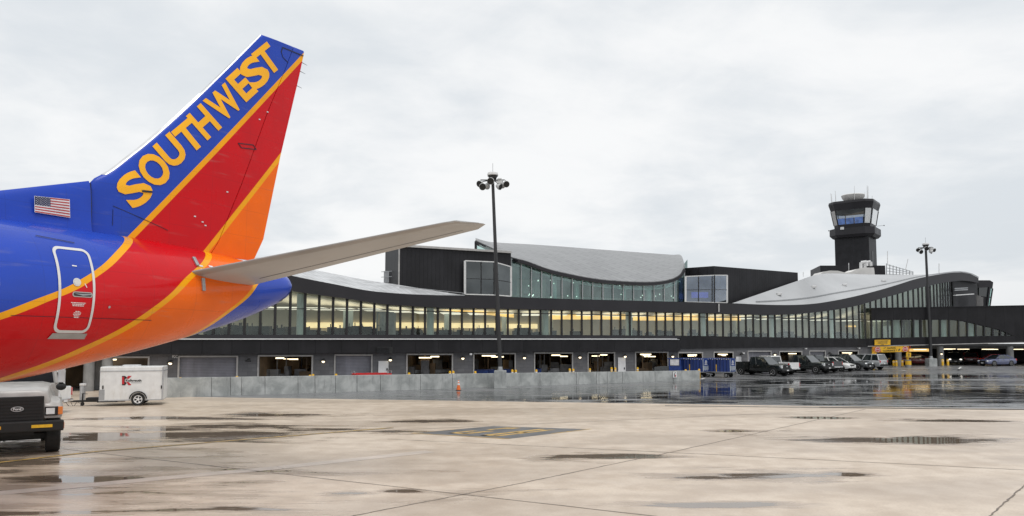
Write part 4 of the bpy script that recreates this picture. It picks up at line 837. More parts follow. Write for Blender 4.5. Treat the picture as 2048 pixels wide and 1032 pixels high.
p = fac(580, 745, -5); z0 = .03; o = thing('cardboard_stack', 'tall stack of brown cardboard cartons inside the leftmost lit bay', 'cartons', (p.x, p.y, z0))
M['card'] = mat('brown_cardboard', (.34, .22, .12), .8, 0, .15, 2)
for x_, y_, z_, a, h in ((-.9, 0, 0, .6, 1.1), (.4, .1, 0, .6, 1.0), (-.8, .05, 1.1, .55, .9), (.35, 0, 1.0, .6, .95)): MB().box(x_ - a, x_ + a, y_ - .5, y_ + .5, z_, z_ + h).build('carton', M['card'], o, bevel=.02)
p = fac(541, 745, -3); o = thing('steel_cabinet', 'pale steel cabinet at the left side of the leftmost lit bay', 'cabinet', (p.x, p.y, .03))
MB().box(-.75, .75, -.35, .35, .1, 1.25).build('cabinet_body', M['galv'], o, bevel=.02); MB().box(-.02, .02, -.365, -.34, .15, 1.2).build('door_gap', M['black'], o); MB().box(-.72, .72, -.3, .3, 0, .1).build('plinth', M['black'], o)
p = fac(850, 745, -4); o = thing('baggage_conveyor', 'low dark belt conveyor inside the wide bay beside the first white door', 'conveyor', (p.x, p.y, .03), R(20))
MB().box(-2.2, 2.2, -.5, .5, .75, .9).build('belt', M['black'], o); s = MB(); s.box(-2.2, 2.2, -.58, -.5, .7, .98); s.box(-2.2, 2.2, .5, .58, .7, .98); s.build('side_rail', M['galv'], o)
for x_ in (-1.9, 0, 1.9): MB().box(x_ - .06, x_ + .06, -.5, .5, 0, .75).build('leg', M['galv'], o)
# ------------------------------------------------------------------ vehicles
def wheel(o, x, y, r, wd, rimm='rim'):
    sg = 1 if y > 0 else -1; ax = (0, sg, 0); c = (x, y - sg*wd, r)
    t_ = MB().lathe(c, ax, [(0, r*.55), (0, r*.9), (.03, r), (wd - .04, r), (wd, r*.9), (wd - .01, r*.66), (wd - .05, r*.6)], 22).build('wheel', M['tyre'], o, smooth=40)
    n = 20; rg = []
    for k in range(n + 1):   # dished rim with cut-outs between the spokes
        a = 2*math.pi*k/n; rg.append([(x + math.cos(a)*q, y - sg*h, r + math.sin(a)*q) for q, h in ((r*.64, .06), (r*.64, .012), (r*.56, .008), (r*.5, .03 if k % 4 < 2 else .10), (r*.24, .03 if k % 4 < 2 else .10), (r*.16, .012), (.004, .01))])
    MB().loft(rg, closed=False).build('rim', M[rimm], t_, smooth=30)
def section(x, zb, zt, w_):
    h = zt - zb; P_ = [(.72, 0), (.94, .06), (1.0, .28), (1.0, .55), (.97, .86), (.90, .97), (.6, 1.02)]
    return [(x, w_*a, zb + h*b) for a, b in P_] + [(x, -w_*a, zb + h*b) for a, b in P_[::-1]]
def cabin(o, paint, base, roof, zb, zr, wb_, wr_, rear_pillar=.5, mids=(0.0,), zrear=None):
    (b0, b1), (r0, r1) = base, roof; zb0 = zrear or zb
    ring0 = [(b0, -wb_, zb0), (b1, -wb_*.97, zb), (b1, wb_*.97, zb), (b0, wb_, zb0)]; ring1 = [(r0, -wr_, zr), (r1, -wr_, zr), (r1, wr_, zr), (r0, wr_, zr)]
    MB().loft([ring0, ring1]).build('window_glass', M['carglass'], o)
    MB().hexa([(r0 - .06, -wr_ - .03, zr - .05), (r1 + .05, -wr_ - .03, zr - .05), (r1 + .05, wr_ + .03, zr - .05), (r0 - .06, wr_ + .03, zr - .05), (r0 + .04, -wr_ + .06, zr + .035), (r1 - .08, -wr_ + .06, zr + .035), (r1 - .08, wr_ - .06, zr + .035), (r0 + .04, wr_ - .06, zr + .035)]).build('roof', paint, o, bevel=.03, smooth=50)
    for sy in (-1, 1):
        MB().bar((b1, sy*wb_*.98, zb - .03), (r1, sy*(wr_ + .01), zr), .075, .06).build('pillar', paint, o); MB().bar((b0 + .03, sy*wb_, zb0 - .03), (r0 + .03, sy*(wr_ + .01), zr), .09, .16).build('pillar', paint, o)
        for u in mids: 
            xb = lerp(b0, b1, u); xr = lerp(r0, r1, u); MB().bar((xb, sy*(wb_ + .005), zb - .02), (xr, sy*(wr_ + .01), zr), .06, .10).build('pillar', paint, o)
SPEC = {
 'sedan': dict(st=[(-2.42,.45,.86,.70),(-2.36,.32,.98,.82),(-1.9,.22,1.02,.90),(-1.0,.2,.98,.91),(.5,.2,.94,.91),(1.0,.2,.93,.91),(1.7,.22,.86,.89),(2.2,.25,.74,.83),(2.40,.3,.62,.70)], base=(-1.9, 1.1), roof=(-.95, .15), zb=.93, zrear=1.0, zr=1.42, wb=.83, wr=.6, wh=(1.42, -1.38), r=.33, W=.90, mids=(.38,), L=2.4),
 'suv': dict(st=[(-2.42,.5,.95,.80),(-2.36,.35,1.08,.92),(-1.8,.28,1.1,.95),(0,.26,1.08,.96),(.9,.26,1.06,.96),(1.7,.28,1.02,.93),(2.25,.32,.92,.86),(2.42,.4,.75,.75)], base=(-2.3, 1.1), roof=(-2.05, .3), zb=1.05, zrear=1.08, zr=1.74, wb=.9, wr=.72, wh=(1.5, -1.42), r=.37, W=.95, mids=(.27, .6), L=2.42),
 'hatch': dict(st=[(-2.1,.5,.9,.78),(-2.05,.35,1.0,.86),(-1.5,.26,1.0,.9),(0,.24,.98,.9),(.8,.24,.96,.9),(1.5,.26,.9,.88),(2.0,.3,.76,.8),(2.15,.36,.62,.68)], base=(-2.0, 1.2), roof=(-1.6, .2), zb=.96, zrear=1.0, zr=1.55, wb=.84, wr=.66, wh=(1.32, -1.25), r=.33, W=.89, mids=(.3, .6), L=2.12)}
def carbits(o, S, paint, lit=False):
    L, w_ = S['L'], S['W']; fz_ = S['st'][-1]; rz = S['st'][0]
    for sy in (-1, 1):
        MB().ball((L - .10, sy*w_*.70, fz_[2] + .02), .13, 10, 6, (1.2, 1.35, .75)).build('headlight', M['spark'] if lit else M['lens'], o, smooth=60)
        MB().box(-L - .005, -L + .22, sy*w_*.82 - .10, sy*w_*.82 + .10, rz[2] - .16, rz[2] + .08).build('tail_light', M['redlens'], o, bevel=.03)
        m_ = MB(); xm = S['base'][1] - .25; m_.ball((xm, sy*(w_ + .10), S['zb'] + .08), .1, 8, 6, (.6, 1, .75)); m_.bar((xm, sy*w_*.92, S['zb'] + .02), (xm, sy*(w_ + .06), S['zb'] + .06), .05); m_.build('wing_mirror', paint, o, smooth=60)
        for xh in (S['base'][1] - 1.05, S['base'][1] - 1.95): MB().box(xh - .1, xh + .1, sy*w_*1.005 - .02, sy*w_*1.005 + .02, S['zb'] - .2, S['zb'] - .16).build('door_handle', M['chrome'], o)
        s = MB()
        for xs_ in (S['base'][1] - .3, S['base'][1] - 1.25, S['base'][1] - 2.15): s.box(xs_ - .008, xs_ + .008, sy*w_*1.006 - .012, sy*w_*1.006 + .004, .35, S['zb'] - .05)
        s.build('door_seams', M['black'], o)
    s = MB()
    for k in range(4): s.box(L - .05, L + .03, -w_*.45, w_*.45, fz_[1] + .12 + k*.07, fz_[1] + .155 + k*.07)
    s.box(L - .06, L + .012, -w_*.48, w_*.48, fz_[1] + .08, fz_[1] + .40); s.build('grille', M['blackplastic'], o)
    s = MB(); s.box(L - .15, L + .04, -w_*.8, w_*.8, fz_[1] - .06, fz_[1] + .06); s.build('front_bumper', M['blackplastic'], o, bevel=.03); s = MB(); s.box(-L - .04, -L + .15, -w_*.86, w_*.86, rz[1] - .1, rz[1] + .12); s.build('rear_bumper', M['blackplastic'], o, bevel=.03)
    MB().box(L + .03, L + .05, -.16, .16, fz_[1] + .05, fz_[1] + .16).build('number_plate', M['whiteprint'], o); MB().box(-L - .05, -L - .02, -.17, .17, rz[1] + .12, rz[1] + .24).build('number_plate', M['whiteprint'], o)
    for xw in S['wh']:
        for sy in (-1, 1):
            MB().lathe((xw, sy*(w_*.93), S['r'] + .02), (0, sy, 0), [(0, S['r']*1.17), (w_*.085, S['r']*1.17)], 22).build('wheel_arch', M['black'], o)
            wheel(o, xw, sy*(w_ + .025), S['r'], .22)
def place(name, label, cat, p, ang, scale, group):
    o = thing(name, label, cat, (p[0], p[1], terrain(0, p[1])), ang, group); o.scale = (scale,)*3; return o
def car(kind, name, label, cat, p, ang, paint, scale=1.0, group=None, lit=False):
    S = SPEC[kind]; o = place(name, label, cat, p, ang, scale, group); paint = M[paint]
    MB().loft([section(*q) for q in S['st']]).build('body', paint, o, smooth=32)
    cabin(o, paint, S['base'], S['roof'], S['zb'], S['zr'], S['wb'], S['wr'], mids=S['mids'], zrear=S['zrear']); carbits(o, S, paint, lit); return o
def pickup(name, label, p, ang, paint, scale=1.0, group=None, service=False):
    o = place(name, label, 'pickup truck', p, ang, scale, group); paint = M[paint]
    MB().loft([section(*q) for q in [(-.9,.5,1.2,.97),(-.8,.46,1.22,.99),(1.25,.46,1.22,.99),(1.45,.46,1.24,.99),(2.5,.5,1.2,.97),(2.88,.55,1.12,.94),(2.98,.62,1.0,.9)]]).build('body', paint, o, smooth=32)
    cabin(o, paint, (-.85, 1.5), (-.78, .72), 1.2, 1.93, .93, .76, mids=(.33,) )
    zt = 1.42 if service else 1.27; wo = 1.02 if service else .97
    s = MB(); s.box(-3.0, -.95, -wo, -wo + (.4 if service else .1), .62, zt); s.box(-3.0, -.95, wo - (.4 if service else .1), wo, .62, zt); s.box(-1.05, -.95, -wo, wo, .62, zt); s.build('bed', paint, o, bevel=.025)
    MB().box(-2.98, -1.0, -wo + .05, wo - .05, .62, .80).build('bed_floor', M['blackplastic'], o)
    MB().box(-3.05, -2.96, -wo + .06, wo - .06, .66, zt - .03).build('tailgate', paint, o, bevel=.025)
    if service:
        s = MB()
        for xx in (-2.9, -2.0, -1.2):
            for sy in (-1, 1): s.box(xx - .01, xx + .01, sy*(wo + .004) - .006, sy*(wo + .004) + .006, .7, zt - .04)
        s.build('locker_seams', M['pole'], o)
        for xx in (-2.45, -1.5): MB().box(xx - .05, xx + .05, -wo - .02, -wo + .01, 1.15, 1.22).build('locker_latch', M['chrome'], o)
    for sy in (-1, 1):
        MB().box(2.72, 3.0, sy*.80 - .13, sy*.80 + .13, .82, 1.12).build('headlight', M['lens'], o, bevel=.03)
        MB().box(-3.07, -2.95, sy*(wo - .03) - .09, sy*(wo - .03) + .05, .82, 1.2).build('tail_light', M['redlens'], o, bevel=.02)
        s = MB(); s.box(1.0, 1.2, sy*1.12 - .1, sy*1.12 + .1, 1.26, 1.5); s.bar((1.1, sy*.93, 1.28), (1.1, sy*1.1, 1.34), .05); s.build('wing_mirror', M['blackplastic'], o, bevel=.03)
        MB().box(.1, .3, sy*.985 - .02, sy*.985 + .02, 1.02, 1.07).build('door_handle', M['chrome'], o)
        s = MB(); s.box(-.06, -.044, sy*.99 - .012, sy*.99 + .008, .55, 1.2); s.box(1.2, 1.216, sy*.99 - .012, sy*.99 + .008, .55, 1.2); s.box(-.8, 1.3, sy*1.0 - .02, sy*1.0 + .004, .74, .765); s.build('door_seams', M['pole'], o)
        for xw in (2.02, -2.0):
            MB().lathe((xw, sy*.93, .45), (0, sy, 0), [(0, .49), (.085, .49)], 22).build('wheel_arch', M['black'], o); wheel(o, xw, sy*1.03, .41, .26)
    s = MB(); s.box(2.94, 3.03, -.64, .64, .78, 1.14); s.build('grille', M['blackplastic'], o, bevel=.03)
    MB().ball((3.035, 0, .97), .1, 10, 6, (.15, 1.3, .55)).build('badge', M['chrome'], o)
    s = MB()
    for k in range(2): s.box(3.0, 3.04, -.55, .55, .86 + k*.2, .90 + k*.2)
    s.build('grille_bar', M['pole'], o)
    MB().box(2.85, 3.12, -.95, .95, .50, .72).build('front_bumper', M['chrome'] if not service and paint != M['blackpaint'] else M['blackplastic'], o, bevel=.04)
    MB().box(-3.18, -2.95, -.92, .92, .52, .66).build('rear_bumper', M['chrome'] if not service else M['blackplastic'], o, bevel=.04)
    MB().box(3.12, 3.14, -.17, .17, .55, .66).build('number_plate', M['whiteprint'], o); MB().box(-3.2, -3.18, -.17, .17, .54, .64).build('number_plate', M['whiteprint'], o)
    MB().box(-2.6, 2.6, -.35, .35, .35, .55).build('chassis', M['black'], o)
    return o
HA = R(-54); GR = 'vehicles parked in front of the terminal garage doors'
pk = lambda i: [(26.75, 80.6), (28.6, 83.6), (33.0, 85.1), (34.9, 87.1), (37.7, 88.0), (40.2, 89.7), (42.6, 91.2)][i]
pickup('pickup_truck', 'black pickup with a boxy service body, nearest the blue baggage carts', pk(0), HA, 'blackpaint', 1.0, GR, True)
pickup('pickup_truck', 'white pickup showing its tailgate between two black pickups', pk(1), HA + math.pi, 'white', 1.0, GR)
pickup('pickup_truck', 'black pickup with plain bed facing forward, beside the white tailgate', pk(2), HA, 'blackpaint', 1.0, GR)
pickup('pickup_truck', 'charcoal pickup showing its tailgate and red tail lamp', pk(3), HA + math.pi, 'greypaint', .97, GR)
car('hatch', 'parked_car', 'white compact car nosing out between the charcoal pickup and dark suv', 'car', pk(4), HA, 'white', 1.02, GR)
car('suv', 'parked_car', 'dark grey suv facing forward beside the silver suv', 'car', pk(5), HA, 'greypaint', 1.03, GR)
car('suv', 'parked_car', 'silver suv with its tail towards the apron, last in the row', 'car', pk(6), HA + math.pi, 'silver', 1.03, GR)
a, b = gnd(1970, 732.6), gnd(2015, 731.9); d_ = a - b
car('sedan', 'parked_car', 'slate blue sedan standing side on before the open car park', 'car', ((a.x + b.x)/2 + .55, (a.y + b.y)/2 + .7), math.atan2(d_.y, d_.x), 'bluepaint', 1.0)
GG = 'cars inside the open car park'
for kind, lab, px, dy, ang, pt, sc, lit in (('suv', 'brown suv in shade under the clearance banner', 1766, 5, R(-120), 'brownpaint', 1, False), ('sedan', 'maroon car half hidden by the distant mast base', 1836, 4.6, R(-12), 'maroon', 1, False), ('suv', 'black car with lit headlights facing out of the car park', 1909, 7, R(-118), 'blackpaint', .95, True), ('suv', 'maroon suv showing its tail deep in the car park', 1940, 9, R(62), 'maroon', .95, False), ('sedan', 'red car behind the roof of the blue sedan', 1984, 9, R(160), 'red', .95, False)):
    p = at(px, 715, YW + dy); car(kind, 'parked_car', lab, 'car', (p.x, p.y), ang, pt, sc, GG, lit)
# ------------------------------------------------------------------ blue baggage carts and tractor
GB = 'blue baggage carts coupled to the tractor'
def cart(label, p, ang):
    o = place('baggage_cart', label, 'baggage cart', p, ang, 1.0, GB)
    MB().box(-1.4, 1.4, -.75, .75, .50, .60).build('deck', M['galv'], o)
    MB().box(-1.42, 1.42, -.78, .78, 1.84, 1.92).build('roof', M['bluesteel'], o, bevel=.02)
    for sy in (-1, 1):
        for x0, x1 in ((-1.36, -.04), (.04, 1.36)): MB().box(x0, x1, sy*.74 - .02, sy*.74 + .02, .58, 1.86).build('curtain', M['bluecart'], o)
        MB().box(-.035, .035, sy*.77 - .02, sy*.77 + .02, .6, 1.3).build('curtain_strap', M['yellow'], o)
        s = MB()
        for k in range(12): s.ball((-1.3 + k*.236, sy*.79, 1.82 + .03*(k % 2)), .05, 6, 4, (1.3, .6, .7))
        s.build('rolled_fabric_edge', M['white_trim'], o)
    for sx in (-1, 1):
        e = MB().box(sx*1.38 - .03, sx*1.38 + .03, -.74, .74, .58, 1.86).build('end_panel', M['bluesteel'], o)
        s = MB(); x = sx*1.415
        for z0, z1, y0, y1 in ((1.5, 1.56, -.3, .3), (1.40, 1.45, -.22, .22), (1.58, 1.7, -.12, .12), (1.28, 1.34, -.34, .34)): s.box(min(x, x + sx*.008), max(x, x + sx*.008), y0, y1, z0, z1)
        s.build('worn_white_markings', M['whiteprint'], e)
        s = MB()
        for k in range(9): s.box(min(x, x + sx*.008), max(x, x + sx*.008), -.66 + k*.145, -.60 + k*.145, .66 + (k % 3)*.05, 1.16)
        s.box(min(x, x + sx*.01), max(x, x + sx*.01), -.74, -.66, .6, 1.85); s.box(min(x, x + sx*.01), max(x, x + sx*.01), .66, .74, .6, 1.85); s.build('mesh_grille', M['steel_white'], e)
    for x in (-.95, .95):
        MB().box(x - .06, x + .06, -.6, .6, .26, .38).build('axle', M['black'], o); MB().box(x - .3, x + .3, -.35, .35, .36, .5).build('turntable', M['black'], o)
        for sy in (-1, 1): wheel(o, x, sy*.70, .22, .16)
    MB().bar((1.4, 0, .42), (2.1, 0, .32), .07).build('tow_bar', M['galv'], o); return o
p = gnd(1439, 754.3); cart('blue curtained baggage cart at the end of the train, beside the black pickup', (p.x, p.y), R(-38))
p = gnd(1386, 754.0); cart('blue curtained baggage cart half hidden behind the end of the concrete wall', (p.x, p.y), R(-38))
p = gnd(1336, 753.6); o = place('baggage_tractor', 'blue cab baggage tractor with black bonnet behind the concrete wall', 'baggage tractor', (p.x, p.y), R(180 - 24), 1.0, None)
MB().loft([[(x, -w_, .35), (x, w_, .35), (x, w_*.96, zt), (x, -w_*.96, zt)] for x, w_, zt in ((-.3, .72, 1.12), (.6, .72, 1.10), (1.25, .68, 1.0), (1.4, .6, .85))]).build('bonnet', M['greypaint'], o, bevel=.04)
MB().box(-1.45, -.25, -.75, .75, .35, 1.15).build('body', M['bluesteel'], o, bevel=.04)
for sx in (-1.4, -.3):
    for sy in (-.7, .7): MB().bar((sx, sy, 1.1), (sx, sy, 1.85), .1).build('cab_post', M['bluesteel'], o)
MB().box(-1.5, -.1, -.78, .78, 1.84, 1.92).build('cab_roof', M['bluesteel'], o, bevel=.03)
for sy in (-.72, .72): MB().box(-1.3, -.4, sy - .01, sy + .01, 1.2, 1.8).build('side_curtain', M['whiteprint'], o)
MB().box(-1.42, -1.38, -.65, .65, 1.15, 1.82).build('rear_screen', M['bluecart'], o)
for sy in (-1, 1):
    wheel(o, .85, sy*.78, .33, .2); wheel(o, -.95, sy*.78, .36, .22); MB().ball((1.38, sy*.42, .75), .1, 8, 6).build('headlight', M['lens'], o)
MB().box(1.36, 1.5, -.7, .7, .3, .5).build('front_bumper', M['black'], o)
p = fac(743, 756, 5.5); o = thing('flatbed_cart', 'red flatbed hand cart just behind the concrete wall near the first white door', 'cart', (p.x, p.y, 0), R(24))
MB().box(-1.35, 1.35, -.6, .6, .98, 1.08).build('deck', M['red'], o); s = MB(); s.box(-1.4, 1.4, -.66, -.58, .92, 1.14); s.box(-1.4, 1.4, .58, .66, .92, 1.14); s.build('side_rail', M['red'], o)
for sx in (-1, 1):
    s = MB(); s.bar((sx*1.36, -.55, 1.05), (sx*1.42, -.55, 1.3), .05); s.bar((sx*1.36, .55, 1.05), (sx*1.42, .55, 1.3), .05); s.bar((sx*1.42, -.55, 1.3), (sx*1.42, .55, 1.3), .05); s.build('end_hoop', M['galv'], o)
    for sy in (-1, 1): MB().bar((sx*1.0, sy*.4, .3), (sx*1.0, sy*.4, .95), .08).build('leg', M['galv'], o); wheel(o, sx*1.0, sy*.5, .2, .12)
# ------------------------------------------------------------------ white box trailer
g = gnd(276, 811.5); ang = R(18); o = thing('box_trailer', 'white enclosed box trailer with a red K emblem parked by the end of the wall', 'trailer', (g.x, g.y, 0), ang)
MT = Matrix.Translation(Vector((g.x, g.y, 0))) @ Matrix.Rotation(ang, 4, 'Z'); MTi = MT.inverted(); nrm = (MT.to_3x3() @ Vector((0, -1, 0)))
def tl(px, py, off=.1): v = MTi @ onplane(px, py, MT @ Vector((0, .05, 0)), nrm); return v
lx = tl(199, 770).x; rx = tl(326, 770).x; tz_ = tl(262, 733).z; bz = tl(262, 800.5).z
MB().box(lx, rx, .05, 1.95, bz, tz_).build('box_body', M['white'], o, bevel=.07, seg=3)
s = MB(); s.box(lx - .02, rx + .02, .03, 1.97, tz_ - .26, tz_ - .22); s.box(lx - .02, rx + .02, .03, 1.97, bz - .02, bz + .04); s.box(rx - .06, rx + .025, .03, .09, bz, tz_ - .05); s.build('edge_trim', M['silver'], o)
MB().box(lx - .015, lx + .26, .035, .08, bz + .02, bz + .60).build('stone_guard', M['galv'], o)
s = MB(); c0 = tl(276, 801); 
wheel(o, c0.x, -.02, .345, .2, 'whiteprint'); wheel(o, c0.x, 2.02, .345, .2, 'whiteprint')
for yy in (-.06, 1.9):
    s = MB()
    for k in range(13):
        a0, a1 = math.pi*(k/13*.94 + .03), math.pi*((k+1)/13*.94 + .03); s.hexa([(c0.x + math.cos(a)*rr_, y_, .345 + math.sin(a)*rr_) for y_ in (yy, yy + .2) for a, rr_ in ((a0, .40), (a0, .45), (a1, .45), (a1, .40))])
    s.build('mudguard', M['black'], o)
v = tl(258, 731.5); s = MB(); s.box(v.x - .42, v.x + .42, .6, 1.4, tz_, tz_ + .07); s.build('roof_vent', M['white_trim'], o, bevel=.03)
for px, py in ((206, 774.5), (323, 774)): v = tl(px, py); MB().box(v.x - .03, v.x + .03, .01, .05, v.z - .09, v.z + .09).build('door_latch', M['black'], o)
s = MB(); s.bar((lx + 1.2, .5, bz - .05), (lx - 1.75, 1.0, bz - .05), .09); s.bar((lx + 1.2, 1.5, bz - .05), (lx - 1.75, 1.0, bz - .05), .09); s.bar((lx + .9, .1, bz - .05), (lx - .1, .1, bz - .05), .07); s.build('draw_bar', M['black'], o)
s = MB(); s.box(lx - .75, lx - .1, .6, 1.3, bz - .04, bz + .14); s.build('battery_box', M['black'], o); s = MB(); s.ball((lx - 1.85, 1.0, bz - .03), .1, 8, 6, (1.6, 1, 1)); s.build('coupler', M['black'], o)
s = MB(); s.tube((lx - .95, .85, .12), (lx - .95, .85, bz + .38), .04, n=8); s.bar((lx - .95, .85, bz + .36), (lx - .72, .85, bz + .34), .03); s.lathe((lx - .95, .82, .1), (0, 1, 0), [(0, .1), (.06, .1)], 10); s.build('jockey_jack', M['black'], o)
s = MB(); 
pts_ = [Vector((lx - 1.8 + .95*i/12, .9, bz - .05 - .42*math.sin(math.pi*i/12))) for i in range(13)]
for q0, q1 in zip(pts_, pts_[1:]): s.tube(q0, q1, .016, n=6)
pts_ = [Vector((lx - 1.7 + .7*i/12, 1.0, bz + .02 - .25*math.sin(math.pi*i/12) + .1*math.sin(i))) for i in range(13)]
for q0, q1 in zip(pts_, pts_[1:]): s.tube(q0, q1, .012, n=6)
s.build('safety_chain', M['black'], o)
fy = .035
def tp(px, py, y=fy): v = tl(px, py); return Vector((v.x, y, v.z))
def tpoly(mb, pts, y=fy): return mb.add([tp(*p, y) for p in pts], [tuple(range(len(pts)))])
s = MB(); tpoly(s, [(244, 753.5), (248.5, 753.5), (248.5, 768.3), (244, 768.3)]); tpoly(s, [(255.8, 751.8), (263.6, 751.8), (257, 758), (253.3, 757)]); tpoly(s, [(252.3, 763.6), (257.6, 764.2), (263, 770.2), (256.8, 770.2)]); s.build('emblem', M['redprint'], o)
s = MB(); tpoly(s, [(244, 751.8), (250.5, 751.8), (254.2, 755.2), (252.2, 757.4), (249.9, 758.2), (249.9, 763.5), (252, 764.5), (253.2, 767), (250, 770.4), (244, 770.4), (244, 768.3), (248.6, 768.3), (248.6, 753.5), (244, 753.5)], fy - .003); s.build('emblem_shadow', M['black'], o)
s = MB(); qm = quadmap(tp(251.5, 763), tp(283, 763.2), tp(283, 758.6), tp(251.5, 758.6)); lettering(s, 'Kalkreuth', qm, .035); s.build('lettering', M['black'], o)
s = MB(); tpoly(s, [(262, 764.9), (283, 765.1), (283, 765.9), (262, 765.7)]); s.build('faint_text_line', M['galv'], o)
# ------------------------------------------------------------------ white pickup behind the truck
g = at(118, 800, 36.5); pw = place('pickup_truck', 'white pickup with a ladder rack seen behind the truck bonnet', 'pickup truck', (g.x, g.y), 0, 1.0, None); bpy.data.objects.remove(pw)
pw = pickup('pickup_truck', 'white pickup with a ladder rack seen behind the truck bonnet', (at(141, 790, 36.5).x - 3.75, 36.7), R(180 + 8), 'white', 1.0)
s = MB()
for x in (-2.7, .1, 1.3):
    for sy in (-.9, .9): s.bar((x, sy, 1.2), (x, sy, 2.02), .06)
    s.bar((x, -.95, 2.02), (x, .95, 2.02), .06)
s.build('ladder_rack', M['white'], pw)
M['redflag'] = mat('faded_red_wrap', (.5, .05, .07), .6)
lz = 2.06; o = thing('ladder', 'red and white ladder lying on the rack of the white pickup', 'ladder', tuple(pw.matrix_basis @ Vector((-.6, .55, lz))), R(188))
s = MB(); s.box(-2.6, 2.6, -.18, -.12, 0, .07); s.box(-2.6, 2.6, .12, .18, 0, .07); s.build('stile', M['white'], o); s = MB()
for k in range(17): s.box(-2.5 + k*.31, -2.46 + k*.31, -.14, .14, .02, .05)
s.build('rungs', M['galv'], o); s = MB(); s.box(-2.65, -1.75, -.2, .2, .06, .16); s.build('red_wrap', M['redflag'], o, bevel=.02)
g = gnd(165, 800); o = thing('utility_pedestal', 'slim pale grey steel pedestal between the pickup and the trailer', 'pedestal', (at(165, 790, 44).x, 44, 0))
MB().box(-.12, .12, -.1, .1, 0, 1.0).build('cabinet', M['galv'], o, bevel=.015); MB().box(-.14, .14, -.12, .12, .95, 1.08).build('cap', M['white_trim'], o, bevel=.03); MB().box(-.05, .05, -.115, -.1, .3, .9).build('panel', M['silver'], o)
for px in (178, 199, 214, 60, 100):
    p = fac(px, 740, .3 if px != 199 else -1.2); o = MB().tube((p.x, p.y, -.2), (p.x, p.y, 2.7), .36, n=16).build('garage_column', M['grey_conc'], T, smooth=30); o.location = -Vector(T['base'])
# ------------------------------------------------------------------ truck at the left edge
d_ = Vector((.53, -.848, 0)); ang = math.atan2(d_.y, d_.x); g = gnd(109, 902); KS = 1.0
lft = Vector((-d_.y, d_.x, 0)); c0 = Vector((g.x, g.y, 0)) - lft*1.02 - d_*.0
o = thing('bonneted_truck', 'weathered white bonneted truck with black grille half hidden under the aircraft', 'truck', (c0.x, c0.y, 0), ang)
M['truckglass'] = mat('dull_truck_window', (.012, .015, .016), .22, 0, .2, spec=.25)  # dark of the mirrored aircraft belly put into a dull glass colour
# local frame: x forward with the front axle at x = 0
def tsec(x, w0, z0, w1, z1, zt): return [(x, -w0, z0), (x, w0, z0), (x, w1, z1), (x, w1*.86, zt - .06), (x, w1*.62, zt), (x, -w1*.62, zt), (x, -w1*.86, zt - .06), (x, -w1, z1)]
MB().loft([tsec(.86, .86, 1.18, .84, 1.5, 1.88), tsec(.80, .9, 1.1, .88, 1.55, 1.98), tsec(.1, .9, 1.05, .92, 1.6, 2.10), tsec(-.9, .98, 1.0, 1.0, 1.7, 2.18)]).build('bonnet', M['offwhite'], o, bevel=.05, smooth=40)
for sy in (-1, 1):
    f_ = []
    for x, zl, zt, wi, wo in ((.92, 1.12, 1.50, .70, 1.10), (.80, 1.1, 1.62, .72, 1.17), (.45, 1.12, 1.70, .8, 1.2), (-.1, 1.2, 1.74, .84, 1.2), (-.55, 1.05, 1.72, .86, 1.18), (-.9, .75, 1.66, .86, 1.12)):
        f_.append([(x, sy*wi, zl), (x, sy*wo*.98, zl), (x, sy*wo, (zl + zt)/2), (x, sy*(wo - .1), zt - .05), (x, sy*wi, zt + .02)])
    MB().loft(f_).build('fender', M['offwhite'], o, bevel=.03, smooth=40)
    h = MB().box(.86, .955, sy*.90 - .20, sy*.90 + .16, 1.20, 1.47).build('headlight', M['blackplastic'], o, bevel=.02)
    MB().box(.945, .97, sy*.87 - .13, sy*.87 + .10, 1.24, 1.43).build('lens', M['lens'], h, bevel=.02)
    MB().box(.84, .95, sy*1.105 - .075, sy*1.105 + .075, 1.22, 1.46).build('turn_signal', M['amberlens'], o, bevel=.02)
    wheel(o, 0, sy*1.16, .53, .40, 'offwhite')
    for xr in (-4.2, -5.4): wheel(o, xr, sy*1.15, .53, .5, 'offwhite')
g_ = MB().box(.87, .93, -.68, .68, 1.02, 1.80).build('grille', M['black'], o, bevel=.05)
s = MB()
for k in range(7): s.box(.925, .945, -.62, .62, 1.10 + k*.095, 1.14 + k*.095)
s.build('grille_bars', M['blackplastic'], g_)
s = MB(); s.add([(.955, .16*math.cos(a), 1.43 + .075*math.sin(a)) for a in [k*math.pi/12 for k in range(24)]], [tuple(range(24))]); s.build('oval_badge', M['whiteprint'], g_)
s = MB(); s.add([(.958, .145*math.cos(a), 1.43 + .062*math.sin(a)) for a in [k*math.pi/12 for k in range(24)]], [tuple(range(24))]); s.build('oval_badge_field', M['blackplastic'], g_)
s = MB(); lettering(s, 'Ford', lambda u, v: Vector((.962, .10 - .0 + (u - 1)*0 - .2*(0) + (-.10 - .10)*0 + (lambda q: q)(u*.20 - .20) + .0, 1.395 + .075*v)), .03); s.build('badge_lettering', M['whiteprint'], g_)
b_ = MB().box(.82, 1.10, -1.22, 1.22, .74, 1.06).build('front_bumper', M['blackplastic'], o, bevel=.04)
for y0, y1 in ((.38, .92), (-.92, -.38)): MB().box(1.095, 1.115, y0, y1, .86, .95).build('amber_reflector', M['yellow'], b_)
MB().box(.86, 1.0, 1.18, 1.235, .8, .98).build('side_reflector', M['amberlens'], b_)
MB().box(-6.2, .8, -.45, .45, .62, .9).build('chassis', M['black'], o); MB().box(-6.0, -.75, -1.1, 1.1, .32, .8).build('underbody_filler', M['black'], o, bevel=.05); MB().box(-.12, .12, -.95, .95, .45, .6).build('front_axle', M['black'], o)  # wide black mass under the body is added to keep that gap dark
